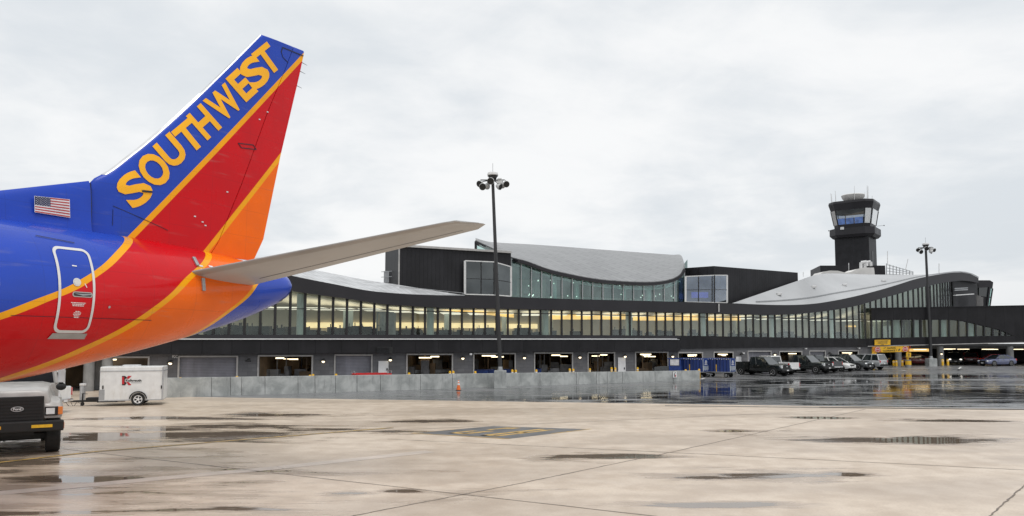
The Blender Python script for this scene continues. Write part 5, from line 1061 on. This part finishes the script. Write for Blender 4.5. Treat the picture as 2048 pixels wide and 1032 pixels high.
MB().loft([[(-.9, -1.08, .9), (-.9, 1.08, .9), (-.9, 1.08, 2.12), (-.9, -1.08, 2.12)], [(-2.5, -1.1, .9), (-2.5, 1.1, .9), (-2.5, 1.1, 2.12), (-2.5, -1.1, 2.12)]]).build('cab', M['offwhite'], o, bevel=.05)
MB().loft([[(-.92, -1.0, 2.12), (-.92, 1.0, 2.12), (-2.4, 1.0, 2.12), (-2.4, -1.0, 2.12)], [(-1.06, -.9, 2.72), (-1.06, .9, 2.72), (-2.35, .9, 2.72), (-2.35, -.9, 2.72)]]).build('cab_glass', M['truckglass'], o)
MTr = Matrix.Translation(c0) @ Matrix.Rotation(ang, 4, 'Z')
s = MB()
for sy in (-1, 1):
    for pa, pb, pw_ in (((-.92, sy*1.0, 2.1), (-1.06, sy*.9, 2.74), .1), ((-2.4, sy*1.0, 2.1), (-2.35, sy*.9, 2.74), .14), ((-1.75, sy*1.01, 2.1), (-1.75, sy*.91, 2.74), .06)): MB().bar(pa, pb, pw_).build('cab_pillar', M['offwhite'], o)
MB().box(-2.45, -1.25, -.95, .95, 2.72, 2.82).build('cab_roof', M['offwhite'], o, bevel=.05)
MB().box(-6.6, -2.7, -1.22, 1.22, 1.0, 1.55).build('cargo_body', M['offwhite'], o, bevel=.04)
MB().box(-1.1, -.95, -.7, .7, 2.14, 2.2).build('wiper_cowl', M['black'], o)
s = MB(); v = MTr.inverted() @ at(123, 755, 24.3); v.z = 0; s.tube(v + Vector((0, 0, 2.16)), v + Vector((0, 0, 2.62)), .10, n=14); s.bar(v + Vector((0, 0, 2.56)), (-1.2, 1.0, 2.56), .05); mi = s.build('mirror_housing', M['fixture'], o, smooth=40)
s = MB(); s.ball((v.x, v.y, 2.02), .15, 14, 8, (.7, 1, .8)); s.build('convex_mirror', M['black'], mi, smooth=60)
# ------------------------------------------------------------------ airliner tail
TH = R(30); D0 = Vector((-10.8, 15.7, 0)); tv = Vector((math.sin(TH), math.cos(TH), 0)); pv = Vector((math.cos(TH), -math.sin(TH), 0))
AC = thing('airliner', 'blue red and orange airliner tail and rear fuselage with yellow stripes', 'airplane', tuple(D0), R(60))
def loc(w_): q = w_ - D0; return (q.dot(tv), q.dot(pv), q.z)
def fin(px, py, l=0.0): s_, l_, z_ = loc(onplane(px, py, D0 + pv*l, pv)); return s_, z_
def V(s_, l_, z_): return Vector((s_, -l_, z_))
WK = [(-22.6, .12), (-22, .7), (-20.6, 1.35), (-18, 1.82), (-15, 1.88), (-3, 1.88), (0, 1.80), (2, 1.62), (4, 1.32), (6, .92), (7.2, .66), (7.72, .50), (7.86, .34)]
ZTK = [(-22.6, 3.6), (-22, 4.15), (-20.6, 4.8), (-18, 5.85), (-15, 6.0), (-3, 6.0), (0, 6.0), (2, 5.99), (4, 5.92), (6, 5.76), (7.2, 5.58), (7.72, 5.44), (7.86, 5.30)]
ZBK = [(-22.6, 3.3), (-22, 2.7), (-20.6, 2.25), (-18, 2.02), (-15, 2.0), (-6, 2.02), (-3, 2.27), (0, 2.58), (2, 2.97), (4, 3.44), (6, 4.0), (7.2, 4.45), (7.72, 4.72), (7.86, 4.92)]
def sec(s_): 
    w_, zt, zb = smooth(WK, s_), smooth(ZTK, s_), smooth(ZBK, s_); return w_, zt, zb, (zt + zb)/2
def skin(s_, z_, off=0.0):
    w_, zt, zb, zc = sec(s_); h = (zt - zb)/2; u = max(-.999, min(.999, (z_ - zc)/h)); l_ = w_*math.sqrt(1 - u*u)
    n = Vector((0, -l_/w_**2, (z_ - zc)/h**2)).normalized(); return V(s_, l_, z_) + n*off
# livery: stripe edges as curves of height, painted in the aircraft's own coordinates
ST1 = [(1.8, -9.0), (3.0, -3.4), (3.5, -1.95), (3.9, -.81), (4.26, -.02), (4.51, .52), (4.74, .9), (5.03, 1.34), (5.45, 1.89), (5.83, 2.43), (6.2, 2.9)]
ST2 = [(1.8, -2.6), (2.3, -1.1), (2.66, -.16), (2.77, .08), (3.01, .62), (3.31, 1.2), (3.69, 1.89), (4.23, 2.67), (4.57, 3.11), (5.0, 3.62), (5.48, 4.37), (5.9, 4.95), (6.2, 5.3)]
ST3 = [(1.8, 2.2), (3.3, 4.05), (3.67, 4.44), (3.88, 4.68), (4.2, 5.06), (4.68, 5.7), (5.03, 6.04), (5.4, 6.45), (6.2, 7.4)]
BLUE, RED, ORANGE, YEL = (.020, .066, .46, 1), (.60, .001, .006, 1), (.92, .150, .001, 1), (.92, .40, .004, 1)
def finish(nt, b, c, coat=.1):
    xx = nt.sep(nt.coord()); ln = None
    for k, pitch, off in ((0, 1.27, .31), (2, .74, .2)):
        d_ = nt.math('ABSOLUTE', nt.math('SUBTRACT', nt.math('FRACT', nt.math('DIVIDE', nt.math('ADD', xx[k], off + 20), pitch)), .5)); l_ = nt.ramp(d_, .5 - .014/pitch, .5); ln = l_ if ln is None else nt.math('MAXIMUM', ln, l_)
    c = nt.mix(nt.math('MULTIPLY', ln, .16), c, (.02, .02, .03, 1))
    n = nt.noise(nt.coord(), 1.3, 5); n2 = nt.noise(nt.coord((.4, .4, 3)), 2.5, 5)
    c = nt.mix(nt.ramp(n, .3, .7, 0, .10), c, (.03, .03, .04, 1)); c = nt.mix(nt.ramp(n2, .58, .8, 0, .2), c, (.3, .28, .26, 1))
    nt.set(b.inputs['Base Color'], c); nt.set(b.inputs['Roughness'], nt.ramp(n, .3, .7, .24, .36)); b.inputs['Specular IOR Level'].default_value = .16; b.inputs['Coat Weight'].default_value = coat; b.inputs['Coat Roughness'].default_value = .06
    nt.set(b.inputs['Normal'], nt.bump(nt.noise(nt.coord(), .9, 2), .05, .05))
def fcurve(nt, z01, pts):
    n = nt.new('ShaderNodeFloatCurve'); c = n.mapping.curves[0]; P_ = [((z_ - 1.8)/4.6, (s_ + 12)/24) for z_, s_ in pts]
    c.points[0].location = P_[0]; c.points[1].location = P_[-1]
    for q in P_[1:-1]: c.points.new(*q)
    n.mapping.use_clip = False; n.mapping.extend = 'EXTRAPOLATED'; n.mapping.update(); nt.l.new(z01, n.inputs['Value']); return n.outputs[0]
def livery():
    m, nt, b = newmat('airliner_livery_paint'); x = nt.sep(nt.coord()); z01 = nt.math('DIVIDE', nt.math('SUBTRACT', x[2], 1.8), 4.6); s01 = nt.math('DIVIDE', nt.math('ADD', x[0], 12.0), 24.0)
    col = BLUE
    for pts, after, hw in ((ST1, RED, .066), (ST2, ORANGE, .066), (ST3, BLUE, .055)):
        lo, hi = [], []
        for i, (z_, s_) in enumerate(pts):
            a, c_ = pts[max(i-1, 0)], pts[min(i+1, len(pts)-1)]; sl = abs((c_[1]-a[1])/(c_[0]-a[0])); h = hw*math.sqrt(1 + sl*sl)*(1.0 if sl < 2.2 else 2.2/sl + .1)
            lo.append((z_, s_ - h)); hi.append((z_, s_ + h))
        A_, B_ = fcurve(nt, z01, lo), fcurve(nt, z01, hi)
        f1 = nt.math('MULTIPLY_ADD', nt.math('SUBTRACT', s01, A_), 4000.0, .5, clamp=True); f2 = nt.math('MULTIPLY_ADD', nt.math('SUBTRACT', s01, B_), 4000.0, .5, clamp=True)
        col = nt.mix(f1, col, YEL); col = nt.mix(f2, col, after)
    finish(nt, b, col, .32); return m
M['livery'] = livery()
P1a, P1b = fin(258.5, 474.5, .12), fin(600, 121, .05); P2a, P2b = fin(410, 503, .10), fin(557.6, 318, .02)
def finlivery():
    m, nt, b = newmat('tail_fin_paint'); x = nt.sep(nt.coord()); col = BLUE
    for (a, c_), after, hw in (((P1a, P1b), RED, .072), ((P2a, P2b), ORANGE, .072)):
        k = (c_[0]-a[0])/(c_[1]-a[1]); cs = 1/math.sqrt(1 + k*k)   # signed distance across the stripe
        d_ = nt.math('MULTIPLY', nt.math('SUBTRACT', x[0], nt.math('MULTIPLY_ADD', x[2], k, a[0] - k*a[1])), cs)
        col = nt.mix(nt.math('MULTIPLY_ADD', nt.math('ADD', d_, hw), 150, .5, clamp=True), col, YEL); col = nt.mix(nt.math('MULTIPLY_ADD', nt.math('SUBTRACT', d_, hw), 150, .5, clamp=True), col, after)
    finish(nt, b, col); return m
M['finpaint'] = finlivery()
M['bare'] = mat('bare_leading_edge_metal', (.62, .63, .64), .3, .4, .06); M['stab'] = mat('pale_grey_stabiliser_paint', (.42, .43, .435), .4, 0, .08, .8, coat=.1, grime=(.36, .35, .33)); M['stab_le'] = mat('worn_metal_leading_edge', (.36, .35, .34), .35, .3, .1, .7)
rings = []
for i in range(151):
    u = i/150; s_ = lerp(-22.6, 7.86, u); w_, zt, zb, zc = sec(s_); rings.append([V(s_, w_*math.cos(a), zc + (zt - zb)/2*math.sin(a)) for a in [2*math.pi*k/72 for k in range(72)]])
MB().loft(rings).build('fuselage', M['livery'], AC, smooth=50)
w_, zt, zb, zc = sec(7.86); MB().lathe(V(7.74, 0, zc), (1, 0, .12), [(0, .30), (.13, .28), (.14, .22), (.02, .2)], 20).build('exhaust_outlet', M['pole'], AC, smooth=40)
q = [skin(7.3, 4.62, .012), skin(7.55, 4.66, .012), skin(7.80, 4.92, .012), skin(7.82, 5.0, .012), skin(7.66, 4.92, .012), skin(7.45, 4.74, .012)]; MB().add(q, [(0, 1, 2, 3, 4, 5)]).build('exhaust_scorch_plate', M['pole'], AC)
# fin, rudder, dorsal fairing
LEp = [fin(*p) for p in ((520, 69), (450, 138), (370, 214), (289.6, 284.5), (249.5, 316), (214, 343), (178, 361.7))]; LEp = sorted([(z_, s_) for s_, z_ in LEp]); s0 = LEp[0][1]
TEp = sorted([(z_, s_) for s_, z_ in (fin(609, 102), fin(605, 122), fin(561.5, 307), fin(526, 479), fin(513, 507))]); HGp = sorted([(z_, s_) for s_, z_ in (fin(585, 98), fin(530, 227), fin(477, 370), fin(430, 485), fin(418, 503))])
ztL, ztT = fin(520, 69)[1], fin(609, 102)[1]
le = lambda z_: s0 if z_ < LEp[0][0] else smooth(LEp, z_); te = lambda z_: curve(TEp, z_); hg = lambda z_: curve(HGp, z_)
def foil(s_, z_):   # half thickness of the fin
    c = te(z_) - max(le(z_), s0 + 0) ; u = max(0, min(1, (s_ - le(z_))/c))
    t_ = .105*min(c, 4.2); return max(.012, t_*5*(.2969*math.sqrt(max(u, 0)) - .126*u - .3516*u*u + .2843*u**3 - .1015*u**4))
def finring(z_, a, b, n=34, closefront=False, tip=1.0):
    ss = [lerp(a, b, .5 - .5*math.cos(math.pi*i/n)) for i in range(n + 1)]; k = ztT - ztL
    f = lambda s_: z_ + (k*(s_ - le(z_))/(te(z_) - le(z_)) if z_ > ztT - .9 else 0)*max(0, (z_ - (ztT - .9))/.9)
    return [V(s_, foil(s_, z_)*tip, f(s_)) for s_ in ss] + [V(s_, -foil(s_, z_)*tip, f(s_)) for s_ in ss[::-1]]
zs = frange(5.55, ztL - .03, 44); rg = [finring(z_, le(z_), hg(z_) - .012) for z_ in zs]; rg.append(finring(ztL, le(ztL) + .04, hg(ztL) - .02, tip=.45))
FN = MB().loft(rg).build('fin', M['finpaint'], AC, smooth=40)
rg = [finring(z_, hg(z_) + .012, te(z_)) for z_ in frange(5.78, ztL - .03, 40)]; rg.append(finring(ztL, hg(ztL) + .02, te(ztL) - .03, tip=.45)); MB().loft(rg).build('rudder', M['finpaint'], AC, smooth=40)
rg = []
for z_ in frange(LEp[1][0] - .1, ztL - .02, 34):
    a, b = le(z_) - .02, le(z_) + lerp(.07, .03, (z_ - 7)/5.5); ss = [lerp(a, b, i/6) for i in range(7)]
    rg.append([V(s_, foil(max(s_, le(z_) + .002), z_) + .006 if i else .004, z_) for i, s_ in enumerate(ss)] + [V(s_, -foil(max(s_, le(z_) + .002), z_) - .008, z_) for s_ in ss[:0:-1]])
MB().loft(rg).build('fin_leading_edge', M['bare'], FN, smooth=50)
d0 = fin(0, 381); dk = (LEp[0][0] - d0[1])/(s0 - d0[0]); rg = []
for s_ in frange(-5.5, s0 - .012, 24):
    zt = LEp[0][0] + dk*(s_ - s0); zt = max(zt, 5.98); zb = 5.6
    hs = [0, .12, .3, .5, .7, .85, .95, 1.0]; ww = [.34, .27, .2, .16, .13, .10, .06, .012]
    rg.append([V(s_, w__, lerp(zb, zt, h)) for h, w__ in zip(hs, ww)] + [V(s_, -w__, lerp(zb, zt, h)) for h, w__ in zip(hs[::-1], ww[::-1])])
MB().loft(rg).build('dorsal_fin', M['finpaint'], AC, smooth=50)
# fin to fuselage fillet edge, panel lines, small fittings
def ribbon(pts, wd, name, mt, par=AC, lift=.006):  # pts in local coordinates lying on a surface facing port
    s = MB()
    for a, b in zip(pts, pts[1:]): s.bar(a + Vector((0, -lift, 0)), b + Vector((0, -lift, 0)), wd, .006, (0, 1, 0))
    return s.build(name, mt, par)
M['seam'] = mat('dark_panel_seam', (.012, .014, .03), .6)
fo = lambda px, py: (lambda q: V(q[0], foil(q[0], q[1]) + .004, q[1]))(fin(px, py))
ribbon([V(s0, .16, 6.05), V(s0, .13, 6.6), V(s0, .06, LEp[0][0] - .05)], .018, 'panel_seam', M['seam'], FN)
ribbon([fo(217, 420), fo(216, 452)], .01, 'panel_seam', M['seam'], FN); ribbon([fo(217, 413), fo(270, 437), fo(325, 462)], .012, 'panel_seam', M['seam'], FN)
ribbon([fo(468, 288), fo(500, 291), fo(507, 300), fo(475, 297), fo(468, 288)], .022, 'access_panel', M['seam'], FN); ribbon([fo(558, 105), fo(561, 96), fo(606, 112)], .03, 'panel_seam', M['seam'], FN); ribbon([fo(558, 105), fo(562, 116), fo(573, 126)], .02, 'panel_seam', M['seam'], FN)
for px, py in ((447, 385), (380, 434), (396, 445), (402, 452), (513, 240), (530, 225)): q = fo(px, py); MB().box(q.x - .03, q.x + .03, q.y - .010, q.y, q.z - .016, q.z + .016).build('inspection_cover', M['bare'], FN)
ribbon([fo(272, 384), fo(292, 386)], .05, 'black_scoop', M['seam'], FN, .03)
for z_ in (12.2, 11.9, 11.4): MB().tube(V(te(z_) - .05, 0, z_), V(te(z_) + .22, 0, z_ - .02), .012, .004, 6).build('static_wick', M['pole'], FN)
# lettering on the fin
s = MB(); uv, fs = [], []
for ch, cx_, cy_, ux, uy, wx, wy in (('S', 186, 864, -122, -146, 122, -92), ('O', 292, 758, -124, -146, 112, -86), ('U', 385, 657, -112, -130, 93, -80), ('T', 482, 580, -105, -129, 92, -77), ('H', 563, 499, -117, -132, 80, -71),
        ('W', 672, 396, -112, -122, 122, -100), ('E', 769, 299, -113, -128, 66, -60), ('S', 838, 230, -105, -135, 98, -84), ('T', 908, 161, -93, -128, 85, -68)):
    u1, f1 = textmesh(ch, .034, 1.0); k0 = len(uv); fs += [tuple(i + k0 for i in f_) for f_ in f1]
    for u, v in u1: uv.append(((200 + (cx_ + ux*(v - .5) + wx*(u - .5))/2.716)/500, (60 + (cy_ + uy*(v - .5) + wy*(u - .5))/2.716)/500))
def onfin(px, py, n=4):   # point of the fin's port face seen at a measured spot
    l_ = .1
    for _ in range(n): s_, z_ = fin(px, py, l_); l_ = foil(s_, z_)
    return s_, z_
ftx = lambda u, v: onfin(u*500, v*500)
sub = bmesh.new(); bv = [sub.verts.new((u, v, 0)) for u, v in uv]
for f_ in fs:
    try: sub.faces.new([bv[i] for i in f_])
    except ValueError: pass
bmesh.ops.triangulate(sub, faces=sub.faces)
bmesh.ops.subdivide_edges(sub, edges=[e for e in sub.edges if e.calc_length() > .03], cuts=3, use_grid_fill=True); bmesh.ops.triangulate(sub, faces=sub.faces); sub.verts.index_update()
pts_ = []
for v_ in sub.verts: s_, z_ = ftx(v_.co.x, v_.co.y); pts_.append(V(s_, foil(s_, z_) + .016, z_))
s.add(pts_, [tuple(q.index for q in f_.verts) for f_ in sub.faces]); sub.free()
M['yelletter'] = mat('golden_yellow_lettering', (.92, .45, .012), .3, 0, .05, 1, coat=.1, spec=.3); s.build('lettering', M['yelletter'], FN)
# flag
fc = [fin(*p, .2) for p in ((69.5, 424), (139, 435), (138, 399.5), (69, 392.5))]; fq = quadmap(*[(a, b, 0) for a, b in fc])
def fl_pt(u, v, k): q = fq(u, v); return V(q.x, .20 + .012 + k*.002, q.y)
rw = lambda z_: .0
FG = MB().add([fl_pt(-.012, -.02, 0), fl_pt(1.012, -.02, 0), fl_pt(1.012, 1.02, 0), fl_pt(-.012, 1.02, 0)], [(0, 1, 2, 3)]).build('flag', M['whiteprint'], AC); s = MB()
for k in range(7): s.quad(fl_pt(0 if k < 4 else .44, k*2/13, 1), fl_pt(1, k*2/13, 1), fl_pt(1, (k*2+1)/13, 1), fl_pt(0 if k < 4 else .44, (k*2+1)/13, 1))
M['flagred'] = mat('flag_red', (.45, .05, .05), .5); M['flagblue'] = mat('flag_navy', (.01, .015, .07), .5); s.build('flag_stripes', M['flagred'], FG)
MB().quad(fl_pt(0, 6/13, 2), fl_pt(.44, 6/13, 2), fl_pt(.44, 1, 2), fl_pt(0, 1, 2)).build('flag_canton', M['flagblue'], FG); s = MB()
for r_ in range(9):
    for c in range(6 if r_ % 2 == 0 else 5):
        u = .44*((c + (.5 if r_ % 2 == 0 else 1))/6); v = 6/13 + 7/13*((r_ + .5)/9); pts_ = []
        for k in range(10): rr = .0155 if k % 2 == 0 else .0065; a = math.pi/2 + k*math.pi/5; pts_.append(fl_pt(u + rr*math.cos(a), v + rr*1.9*math.sin(a), 3))
        s.add(pts_, [tuple(range(10))])
s.build('flag_stars', M['whiteprint'], FG)
# door with outline, porthole, handle
def rrect(s0_, s1_, z0_, z1_, r, n=7, grow=0.0, skew=0.0):
    s0_, s1_, z0_, z1_ = s0_ - grow, s1_ + grow, z0_ - grow, z1_ + grow; r += grow; P_ = []
    for cx_, cz_, a0 in ((s1_ - r, z1_ - r, 0), (s0_ + r, z1_ - r, 90), (s0_ + r, z0_ + r, 180), (s1_ - r, z0_ + r, 270)):
        for k in range(n + 1): a = R(a0 + 90*k/n); P_.append((cx_ + r*math.cos(a), cz_ + r*math.sin(a)))
    O = []
    for (a, b), (c, d) in zip(P_, P_[1:] + P_[:1]):
        m_ = max(1, int(math.hypot(c-a, d-b)/.08)); O += [(lerp(a, c, k/m_), lerp(b, d, k/m_)) for k in range(m_)]
    return O
DS0, DS1, DZ0, DZ1 = .27, 1.06, 3.62, 5.40
def onskin(P_, off): return [skin(s_ + .02*(z_ - 4.5), z_, off) for s_, z_ in P_]
g_ = MB(); N = 26; vs_ = []
for j in range(N + 1):
    for i in range(7): vs_.append(skin(lerp(DS0, DS1, i/6) + .02*(lerp(DZ0, DZ1, j/N) - 4.5), lerp(DZ0, DZ1, j/N), .006 if 0 < i < 6 and 0 < j < N else .001))
g_.add(vs_, [(j*7+i, j*7+i+1, (j+1)*7+i+1, (j+1)*7+i) for j in range(N) for i in range(6)]); DR = g_.build('cabin_door', M['livery'], AC, smooth=60)
A_ = onskin(rrect(DS0, DS1, DZ0, DZ1, .15), .012); B_ = onskin(rrect(DS0, DS1, DZ0, DZ1, .15, grow=0), .012); pin = rrect(DS0, DS1, DZ0, DZ1, .15); cs, czz = (DS0+DS1)/2, (DZ0+DZ1)/2
inn = [(s_ + (.055 if s_ < DS0 + .16 else (-.055 if s_ > DS1 - .16 else 0))*(1), z_ + (.055 if z_ < DZ0 + .02 else (-.055 if z_ > DZ1 - .02 else 0))) for s_, z_ in pin]
pin2 = rrect(DS0 + .055, DS1 - .055, DZ0 + .055, DZ1 - .055, .11)
def resample(P_, n):
    L_ = [0]; Q = P_ + [P_[0]]
    for (a, b), (c, d) in zip(Q, Q[1:]): L_.append(L_[-1] + math.hypot(c-a, d-b))
    out = []
    for k in range(n):
        t_ = L_[-1]*k/n; i = max(j for j in range(len(L_)) if L_[j] <= t_); i = min(i, len(Q)-2); f_ = (t_ - L_[i])/max(1e-6, L_[i+1]-L_[i]); out.append((lerp(Q[i][0], Q[i+1][0], f_), lerp(Q[i][1], Q[i+1][1], f_)))
    return out
def ring(outer, inner, o1, n=120):
    a, b = onskin(resample(outer, n), o1), onskin(resample(inner, n), o1); return MB().add(a + b, [(k, (k+1) % n, n + (k+1) % n, n + k) for k in range(n)])
ring(pin, pin2, .014).build('door_outline', M['white_trim'], DR)
ph = (.66, 4.66); cir = lambda r_, n=24: [(ph[0] + r_*math.cos(2*math.pi*k/n), ph[1] + r_*math.sin(2*math.pi*k/n)) for k in range(n)]
def disc(P_, off): a = onskin(P_, off); return MB().add(a, [tuple(range(len(a)))])
disc(cir(.085), .016).build('porthole_rim', M['white_trim'], DR); disc(cir(.062), .020).build('porthole_pane', M['radome'], DR)
hz = 4.41; disc(rrect(.56, 1.0, hz - .055, hz + .055, .05, 4), .015).build('handle_recess_rim', M['light_trim'], DR); disc(rrect(.585, .975, hz - .035, hz + .035, .03, 4), .018).build('handle_recess', M['pole'], DR); disc([(.60, hz + .012), (.78, hz - .022), (.97, hz + .0), (.97, hz + .022), (.8, hz + .012)], .024).build('handle', M['galv'], DR)
disc([(.86, 4.56), (.88, 4.56), (.84, 4.64), (.82, 4.64)], .016).build('placard_mark', M['whiteprint'], DR)
s = MB()
for z_, a, b in ((4.235, .54, .86), (4.205, .57, .84), (4.175, .58, .83), (4.06, .66, .76), (4.03, .63, .79), (4.0, .62, .78), (3.97, .64, .76), (3.94, .65, .76)):
    u = a
    while u < b: e = min(b, u + random.uniform(.02, .05)); s.add(onskin([(u, z_ - .008), (e, z_ - .008), (e, z_ + .008), (u, z_ + .008)], .014), [(0, 1, 2, 3)]); u = e + .008
s.add(onskin([(.60, 4.99), (.70, 4.985), (.70, 5.01), (.60, 5.015)], .014), [(0, 1, 2, 3)]); s.build('small_placard_text', M['whiteprint'], DR)
disc([(DS0 - .05, DZ0 - .12), (DS1 - .02, DZ0 - .12), (DS1, DZ0 - .005), (DS0 + .02, DZ0 - .005)], .018).build('sill_plate', M['galv'], DR)
s = MB()
for a, b in ((5.59, 5.575),): s.add(onskin([(.08, 5.60), (.84, 5.53), (.84, 5.515), (.08, 5.585)], .02), [(0, 1, 2, 3)])
s.build('antenna_strip', M['seam'], AC)
for s_ in (-.98, -2.0, -3.0, -4.0, -5.0):
    ph_ = rrect(s_ - .15, s_ + .15, 4.38, 4.76, .12, 5); wn = disc(ph_, .006).build('cabin_window', M['light_trim'], AC); disc(rrect(s_ - .11, s_ + .11, 4.43, 4.71, .09, 5), .010).build('window_pane', M['carglass'], wn)
s = MB(); xs = frange(-.6, 2.6, 24); s.add(onskin([(x, 3.93) for x in xs], .012) + onskin([(x, 3.94) for x in xs], .012), [(i, i+1, 26+i, 25+i) for i in range(24)]); s.build('skin_seam', M['seam'], AC)
disc([(1.42 + .03*math.cos(k), 4.18 + .03*math.sin(k)) for k in range(6)], .012).build('static_port', M['galv'], AC)
for s_, z_ in ((4.0, 5.36), (4.03, 5.26), (4.35, 5.38)): disc([(s_, z_), (s_ + .14, z_ - .01), (s_ + .14, z_ - .05), (s_, z_ - .04)], .010).build('marking_dash', M['whiteprint'], AC)
# horizontal stabilisers
rt_ = Vector(loc(onplane(378, 545, D0 + pv*1.18, pv))); tp_ = Vector(loc(onplane(905, 442, D0 + pv*6.75, pv))); e1 = (tp_ - rt_); e2 = Vector((1, 0, -.045)); n_ = e1.cross(e2).normalized()
nw_ = tv*n_.x + pv*n_.y + Vector((0, 0, n_.z)); ow = D0 + tv*rt_.x + pv*rt_.y + Vector((0, 0, rt_.z))
def stp(px, py): return Vector(loc(onplane(px, py, ow, nw_)))
TEl = [stp(797, 498), stp(704, 521)]; dT = TEl[0] - TEl[1]; tend = stp(970, 447.5)
def tes(l_): return TEl[1].x + dT.x*(l_ - TEl[1].y)/dT.y
def les(l_): return rt_.x + e1.x*(l_ - rt_.y)/e1.y
def zmid(s_, l_): # plane height
    return rt_.z - (n_.x*(s_ - rt_.x) + n_.y*(l_ - rt_.y))/n_.z
LT = tend.y
print('STAB root', rt_[:], 'tip', tp_[:], 'end', tend[:], 'te root', tes(1.2), 'te tip', tes(tp_.y))
def stabring(l_, side, a=None, b=None, grow=0.0, n=14, tk=.085):
    l0, l1 = les(l_), max(tes(l_), les(l_) + .05)
    if l_ > tp_.y: u = (l_ - tp_.y)/(LT - tp_.y); l0 = lerp(les(tp_.y), tend.x - .02, u**1.15); l1 = max(lerp(tes(tp_.y), tend.x + .05, u), l0 + .04)
    c = l1 - l0; A_, B_ = a if a is not None else 0, b if b is not None else 1; up_, dn_ = [], []
    for i in range(n + 1):
        u = lerp(A_, B_, .5 - .5*math.cos(math.pi*i/n)); t_ = tk*c*5*(.2969*math.sqrt(u) - .126*u - .3516*u*u + .2843*u**3 - .1015*u**4) + grow; s_ = l0 + c*u - (grow*2 if u < .01 else 0); z_ = zmid(s_, l_)
        up_.append(V(s_, side*l_, z_ + t_*.9)); dn_.append(V(s_, side*l_, z_ - t_*1.0))
    return up_ + dn_[::-1]
for side in (1, -1):
    ls_ = frange(.55, tp_.y, 20) + frange(tp_.y + .05, LT - .02, 7)
    so_ = MB().loft([stabring(l_, side) for l_ in ls_]).build('horizontal_stabiliser', M['stab'], AC, smooth=40)
    MB().loft([stabring(l_, side, 0, .085, .006, 8) for l_ in frange(1.12, LT - .06, 24)]).build('leading_edge', M['stab_le'], so_, smooth=50)
    s = MB()
    for l0, l1 in zip(frange(1.6, tp_.y - .2, 10), frange(1.6, tp_.y - .2, 10)[1:]):
        f_ = lambda l_, u: V(les(l_) + (tes(l_) - les(l_))*u, side*l_, zmid(les(l_) + (tes(l_) - les(l_))*u, l_) - .085*(tes(l_) - les(l_))*5*(.2969*math.sqrt(u) - .126*u - .3516*u*u + .2843*u**3 - .1015*u**4) - .004)
        s.quad(f_(l0, .715), f_(l1, .715), f_(l1, .737), f_(l0, .737))
    s.build('elevator_seam', M['seam'], so_)
for px, y0, y1, wd in ((399.5, 515, 532, .085), (402, 557, 582, .085)):
    a, b = loc(onplane(px, y0, D0 + pv*1.22, pv)), loc(onplane(px, y1, D0 + pv*1.22, pv)); MB().bar(skin(a[0], a[2], .03), skin(a[0], b[2], .03), wd, .05, (0, 1, 0)).build('seal_plate', M['galv'], AC, bevel=.01)
# main and nose gear that carry the aircraft
for s_, l_ in ((-9.4, 2.86), (-9.4, -2.86), (-21.0, 0)):
    gp_ = MB(); gp_.tube(V(s_, l_*.62, 2.4), V(s_, l_, .55), .11, n=12); gp_.tube(V(s_, l_ - .4, .55), V(s_, l_ + .4, .55), .07, n=10); go = gp_.build('landing_gear', M['galv'], AC)
    for dl in (-.38, .38): MB().lathe(V(s_, l_ + dl - .15, .55), (0, -1, 0), [(0, .3), (0, .5), (.05, .55), (.25, .55), (.3, .5), (.3, .3)], 20).build('wheel', M['tyre'], go, smooth=40)
